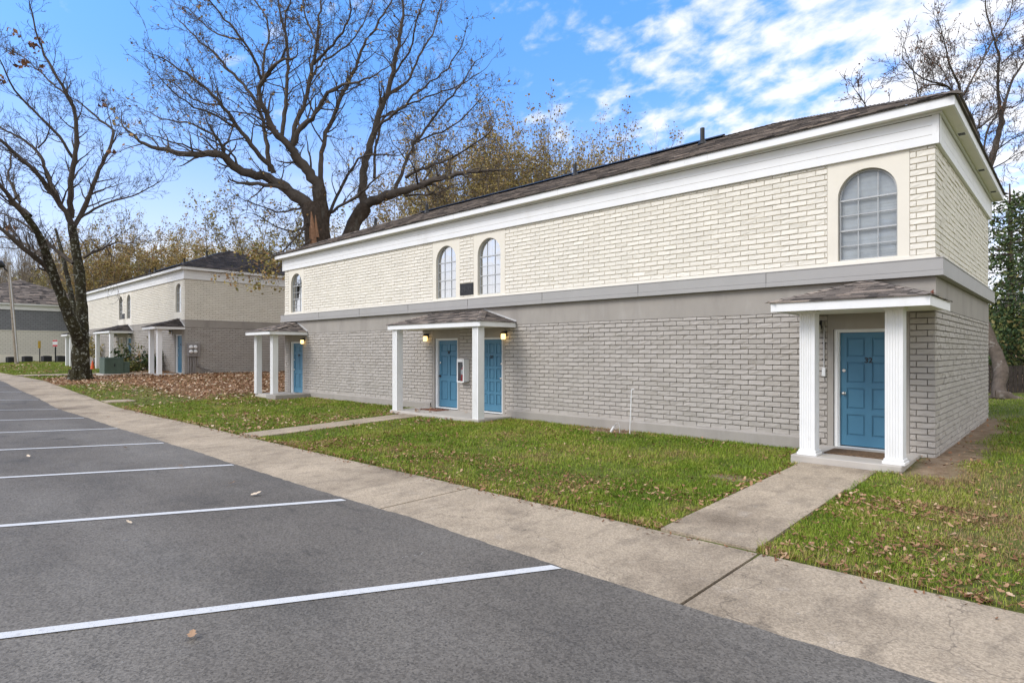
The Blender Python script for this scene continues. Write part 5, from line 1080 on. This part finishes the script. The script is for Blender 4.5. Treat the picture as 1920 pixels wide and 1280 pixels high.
bush(250, 692, 34.5, .9, .75, M['evergreen'], 'bright green low shrub right of the transformer', 700, .10, ramp=(.6, 1))
bush(270, 694, 35.5, 1.1, 1.05, M['autumn'], 'reddish thinning shrub before the grey wall', 380, .08, ramp=(.6, 1))
bush(285, 696, 34.8, .9, 1.0, M['evergreen'], 'dark shrub beside the second block porch columns', 800, .09, ramp=(0, .7))
bush(258, 690, 36.3, .9, 1.75, M['evergreen'], 'tall straggly green stems by the paired doors', 240, .10, ramp=(.5, 1))
bush(179, 690, 44, .8, 1.75, M['autumn'], 'brown upright shrub just right of the mossy trunk', 900, .09, ramp=(.0, .6))
bush(300, 697, 34.0, .7, .8, M['twig'], 'bare wiry shrub in front of the end porch column', 40, .03)
for i, (px, d, w, h, lb) in enumerate(((1868, 33, 2.6, 4.4, 'tall leafy shrub with yellow leaves beside the near block corner'), (1905, 29, 2.4, 3.4, 'dense green shrub mass over the dark fence'), (1940, 27, 2.4, 4.0, 'green shrub at the right edge over the fence'))):
    bush(px, 730, d, w, h, M['evergreen'], lb, 2900, .12, ramp=(0, 1))
# fence of dark boards
x, y, z = at_ground(1900, 745, 25.5); fz = z; t = thing('board_fence', 'dark weathered board fence behind the curved tree trunk', 'fence', (x, y, z)); mb = MB()
for k in range(-34, 60): mb.box(k*.15, 0, -.2, k*.15+.138, .022, 1.15+random.uniform(-.02, .02), bev=.004)
mb.build('boards', M['fence'], t); mb = MB(); mb.box(-5.2, .024, .3, 9, .07, .39); mb.box(-5.2, .024, .8, 9, .07, .89); mb.build('rail', M['fence'], t)
for k in range(5): mb = MB(); mb.box(-5+k*3, .072, -.2, -4.9+k*3, .17, 1.2); mb.build('post', M['fence'], t)
# overhead wires
for k, (ya, yb) in enumerate(((539, 533), (549, 541), (556, 548))):
    a = at_depth(1780, ya+3, 31+.3*k); b = at_depth(2300, yb-18, 27); pts = [a+(b-a)*s-np.array([0, 0, .5*4*s*(1-s)]) for s in np.linspace(0, 1, 14)]; mb = MB(); mb.tube(pts, .010, 5); tag(mb.build('power_line', M['flash']), ['highest', 'middle', 'lowest'][k]+' of three pale wires crossing before the evergreens', 'wire', 'overhead wires')

# ------------------------------------------------------------------ grass and fallen leaves
def on_walk(x, y):
    m = (y < 5.87)
    for i in range(3):
        a = WALKS[i][0]; b = WALKS[i][1]; s = .35*(y-5.85) if i == 2 else 0
        m |= (x > a+s-.01+.05*(vnoise(x, y, .18)-.5)) & (x < b+s+.01+.05*(vnoise(x+9, y, .18)-.5)) & (y < (6.75 if i == 2 else 10.75))
    m |= (x > -24.45) & (x < -1.72) & (y > FY-.09) & (y < FY+8)
    m |= (x > -57.9) & (x < -35.1) & (y > 11.45) & (y < 19.4)
    m |= (x > -3.52) & (x < -1.9) & (y > 10.42) & (y < 12); m |= (x > -15.06) & (x < -11.18) & (y > 10.6) & (y < 12); m |= (x > -24.6) & (x < -22.1) & (y > 10.42) & (y < 12)
    m |= (x > -37.1) & (x < -35) & (y > 10.2) & (y < 11.6); m |= (x > -48.6) & (x < -44.4) & (y > 10.2) & (y < 11.6)
    m |= (np.abs(x-pt[0]) < 1.0) & (np.abs(y-pt[1]-.05) < .8); m |= (np.hypot(x-float(base_oak[0]), y-float(base_oak[1])) < .5)
    return m
base_oak = at_depth(151, 714, 30.5)
def in_view(x, y, pad=80):
    d = x*FWD[0]+y*FWD[1]; lat = x*RGT[0]+y*RGT[1]; pxx = CX+FPX*lat/np.maximum(d, .1); return (d > 2) & (pxx > -pad) & (pxx < 1920+pad), d
gxs = []; gys = []
for (x0, x1, y0, y1, n) in ((-5, 3.5, 5.86, 9.5, 85000), (-12, -1, 5.86, 12, 135000), (-1.8, 4, 8, 20, 80000), (-8, 6, 19.6, 31, 50000), (-24.5, -10, 5.86, 12, 110000), (-40, -24, 5.86, 20, 70000), (-80, -38, 5.86, 11.6, 60000)):
    gxs.append(RNG.uniform(x0, x1, n)); gys.append(RNG.uniform(y0, y1, n))
gxs = np.concatenate(gxs); gys = np.concatenate(gys); ok, dd = in_view(gxs, gys)
dirt = dirtiness(gxs, gys); lf = leafiness(gxs, gys)
patch = vnoise(gxs, gys, .45)*.6+vnoise(gxs, gys, .12)*.4
ok &= ~on_walk(gxs, gys) & (RNG.random(len(gxs)) > dirt*1.05) & (RNG.random(len(gxs)) > lf*.93) & (RNG.random(len(gxs)) < .35+1.1*patch)
gxs, gys, dd, patch, lf = gxs[ok], gys[ok], dd[ok], patch[ok], lf[ok]; n = len(gxs)
hgt = (.030+.045*RNG.random(n)**2)*(.7+.7*patch); edge = np.exp(-np.abs(gys-5.92)/.25); hgt *= 1+.45*edge
wid = np.clip(.0028+.00042*dd, .004, .03)*RNG.uniform(.7, 1.3, n)
az = RNG.uniform(0, 6.283, n); ln = RNG.uniform(.15, 1.0, n)*hgt*1.0; ux, uy = np.cos(az), np.sin(az); b3 = np.stack([gxs, gys, gz(gxs, gys)-.004], -1)
sx, sy = -uy*wid/2, ux*wid/2; zz = np.zeros(n)
v0 = b3+np.stack([-sx, -sy, zz], -1); v1 = b3+np.stack([sx, sy, zz], -1); m_ = b3+np.stack([ux*ln*.35, uy*ln*.35, hgt*.6], -1); v2 = m_+np.stack([sx*.8, sy*.8, zz], -1); v3 = m_-np.stack([sx*.8, sy*.8, zz], -1); v4 = b3+np.stack([ux*ln, uy*ln, hgt*RNG.uniform(.75, 1, n)], -1)
V = np.stack([v0, v1, v2, v3, v4], 1).reshape(-1, 3); bi = np.arange(n)[:, None]*5; I = np.concatenate([bi+np.array([[0, 1, 2, 3]]), bi+np.array([[3, 2, 4]])], 1).ravel(); Sz = np.tile([4, 3], n)
dry = .34*vnoise(gxs+40, gys, .9)+.22*sstep(.55, .8, vnoise(gxs+7, gys+3, .35))+.16*edge+.42*sstep(-2.4, -1.2, gxs)*sstep(6.0, 7.4, gys)*sstep(12.5, 10, gys)*(.45+.9*vnoise(gxs+3, gys+8, .8))+.12*lf
tn = np.clip(.16+.62*vnoise(gxs, gys, 1.3)*.6+dry+RNG.normal(0, .17, n)-.06, 0, 1)
tag(mk('grass', V, I, Sz, M['grass'], tint=np.repeat(tn, 2)), 'short patchy winter lawn grass in front of the blocks', 'grass', kind='stuff')

def leaf_mesh(x, y, z, size, rg, curl=1.0):
    n = len(x); a = rg.uniform(0, 6.283, n); tilt = rg.normal(0, .35, n)*curl; u = np.stack([np.cos(a)*np.cos(tilt), np.sin(a)*np.cos(tilt), np.sin(tilt)], -1); w = np.stack([-np.sin(a), np.cos(a), rg.normal(0, .35, n)*curl], -1)
    c = np.stack([x, y, z], -1); L = size*rg.uniform(.6, 1.25, n); Wd = L*rg.uniform(.42, .68, n); up = np.array([0, 0, 1.]); cu = (L*rg.uniform(.05, .3, n)*curl)[:, None]*up
    prof = [(-.5, 0), (-.28, .32), (-.1, .24), (.08, .5), (.22, .3), (.36, .36), (.5, 0)]; P = []
    mid = [c+u*(L*t)[:, None]-up*.0+cu*(abs(t)*1.2) for t, _ in prof]
    lo = [c+u*(L*t)[:, None]+w*(Wd*s)[:, None]+cu*(abs(t)*1.2+s*.9) for t, s in prof[1:-1]]; ro = [c+u*(L*t)[:, None]-w*(Wd*s)[:, None]+cu*(abs(t)*1.2+s*.9) for t, s in prof[1:-1]]
    V = np.stack(mid+lo+ro, 1); nv = V.shape[1]; F = []
    for sgn, off in ((0, 7), (1, 12)):
        fs = [(0, 1, off)]+[(k, k+1, off+k, off+k-1) for k in range(1, 5)]+[(5, 6, off+4)]; F += [f if sgn else f[::-1] for f in fs]
    sizes = np.array([len(f) for f in F]); fl = np.concatenate([np.array(f) for f in F]); I = (np.arange(n)[:, None]*nv+fl[None]).ravel()
    return V.reshape(-1, 3), I, np.tile(sizes, n), len(F)
lx = []; ly = []; ls = []
def scatter(n, x0, x1, y0, y1, size, dens=None):
    x = RNG.uniform(x0, x1, n); y = RNG.uniform(y0, y1, n); k = in_view(x, y)[0] & ~on_walk(x, y)
    if dens is not None: k &= RNG.random(n) < dens(x, y)
    lx.append(x[k]); ly.append(y[k]); ls.append(np.full(k.sum(), size))
cl = lambda s, p: (lambda x, y: np.clip(vnoise(x+17, y+5, s)*1.5-p, .04, 1))
scatter(6500, -12, 3.5, 5.9, 11.8, .058, cl(.8, .35)); scatter(6500, -2.4, 3.5, 5.9, 8.8, .058, cl(.7, .2)); scatter(2600, -12, -3, 5.9, 7.6, .058, cl(.7, .25)); scatter(7000, -24.4, -11, 5.9, 12, .085, cl(1.2, .3))
scatter(15000, -40, -24, 5.9, 21, .135, lambda x, y: np.clip(leafiness(x, y)*1.1+.10, 0, 1)); scatter(3000, -80, -38, 5.9, 11.5, .15, cl(2, .5)); scatter(450, -1.9, 3, 10, 20, .085, cl(.7, .2))
lit = lambda x, y: np.clip(vnoise(x+31, y+11, .55)*1.7-.45, .03, 1)
scatter(15000, -12, 3.5, 5.9, 11.8, .030, lit); scatter(9000, -12, 3.5, 5.9, 7.6, .034, lit); scatter(7000, -24.4, -11, 5.9, 12, .045, lit)
x = RNG.uniform(-24, 4, 900); lx.append(x); ly.append(5.88+np.abs(RNG.normal(0, .05, 900))); ls.append(np.full(900, .075)); k = ~((x > -3.4) & (x < -2.2)); lx[-1] = x[k]; ly[-1] = ly[-1][k]; ls[-1] = ls[-1][k]
x = np.concatenate([-3.38+RNG.normal(0, .04, 90), -14.0+RNG.normal(0, .6, 60), -3.7+RNG.normal(0, .25, 40)]); y = np.concatenate([RNG.uniform(5.9, 10.4, 90), RNG.uniform(10.62, 11.7, 60), RNG.uniform(10.6, 11.75, 40)]); k = ~((x > -3.5) & (x < -2.2) & (y > 10.4)); lx.append(x[k]); ly.append(y[k]); ls.append(np.full(k.sum(), .075))
lx, ly, ls = map(np.concatenate, (lx, ly, ls)); lz = gz(lx, ly)+.012+.032*RNG.random(len(lx)); lz = np.where((ly > 10.62) & (lx > -15.0) & (lx < -11.2), .232, lz); lz = np.where(ly < 5.93, street_z(lx)+.025, lz)
ex_ = RNG.uniform(-24, 3, 420); ey_ = 5.86-np.abs(RNG.normal(0, .09, 420)); lx = np.concatenate([lx, ex_]); ly = np.concatenate([ly, ey_]); ls = np.concatenate([ls, np.full(420, .045)]); lz = np.concatenate([lz, street_z(ex_)+.012])
V, I, Sz, nf = leaf_mesh(lx, ly, lz, ls, RNG); tl_ = np.where(ls < .046, .6, 1)*np.clip(RNG.beta(1.3, 1.8, len(lx))*np.where(lx > -12, .80, 1)+.12*(lx < -24), 0, 1)
tag(mk('fallen_leaves', V, I, Sz, M['leaf'], tint=np.repeat(tl_, nf)), 'dry brown oak leaves lying over the lawn and verge', 'leaves', kind='stuff')
# single leaves on the asphalt and pavement
LV = [(242, 978, 'pale leaf on asphalt just under the second stall line'), (340, 873, 'brown leaf beside the third stall line'), (480, 925, 'pale curled leaf between two stall lines near the kerb'), (53, 855, 'pale leaf at the far left between stall lines'), (435, 905, 'small tan leaf before the kerb'), (360, 1188, 'rust leaf on the foreground asphalt'), (236, 839, 'small leaf past the fourth stall line'), (60, 733, 'distant leaf on the far pavement slab'), (203, 783, 'tan leaf near the kerb by the path'), (224, 793, 'brown leaf on the stained pavement'), (865, 885, 'leaf lying mid pavement before the lawn'), (1185, 895, 'leaf on the near front path')]
for px, py, lb in LV:
    zg = .0; r = ray(px, py); p = r*((0.03-CAMZ)/r[2]); 
    if p[0] < -24: p = r*((.06-CAMZ)/r[2])
    rg = np.random.default_rng(int(px)); V, I, Sz, nf = leaf_mesh(np.zeros(1), np.zeros(1), np.full(1, .012), np.full(1, .12), rg, .6)
    o = mk('fallen_leaf', V, I, Sz, M['leaf'], tint=np.full(nf, .95 if 'pale' in lb else .55)); o.location = (p[0], p[1], float(street_z(p[0]))+(.02 if p[1] < 4.28 else (.04 if p[1] < 5.9 else gz1(p[0], p[1])+.035))); tag(o, lb, 'leaf', 'loose leaves on the paving')

# lettering becomes plain mesh
bpy.context.view_layer.update(); dg = bpy.context.evaluated_depsgraph_get()
for o in [o for o in bpy.data.objects if o.type == 'FONT']:
    me = bpy.data.meshes.new_from_object(o.evaluated_get(dg)); nm = o.name; o.name = 'old'; q = bpy.data.objects.new(nm, me); COL.objects.link(q); q.parent = o.parent; q.location = o.location; q.rotation_euler = o.rotation_euler
    bpy.data.objects.remove(o)
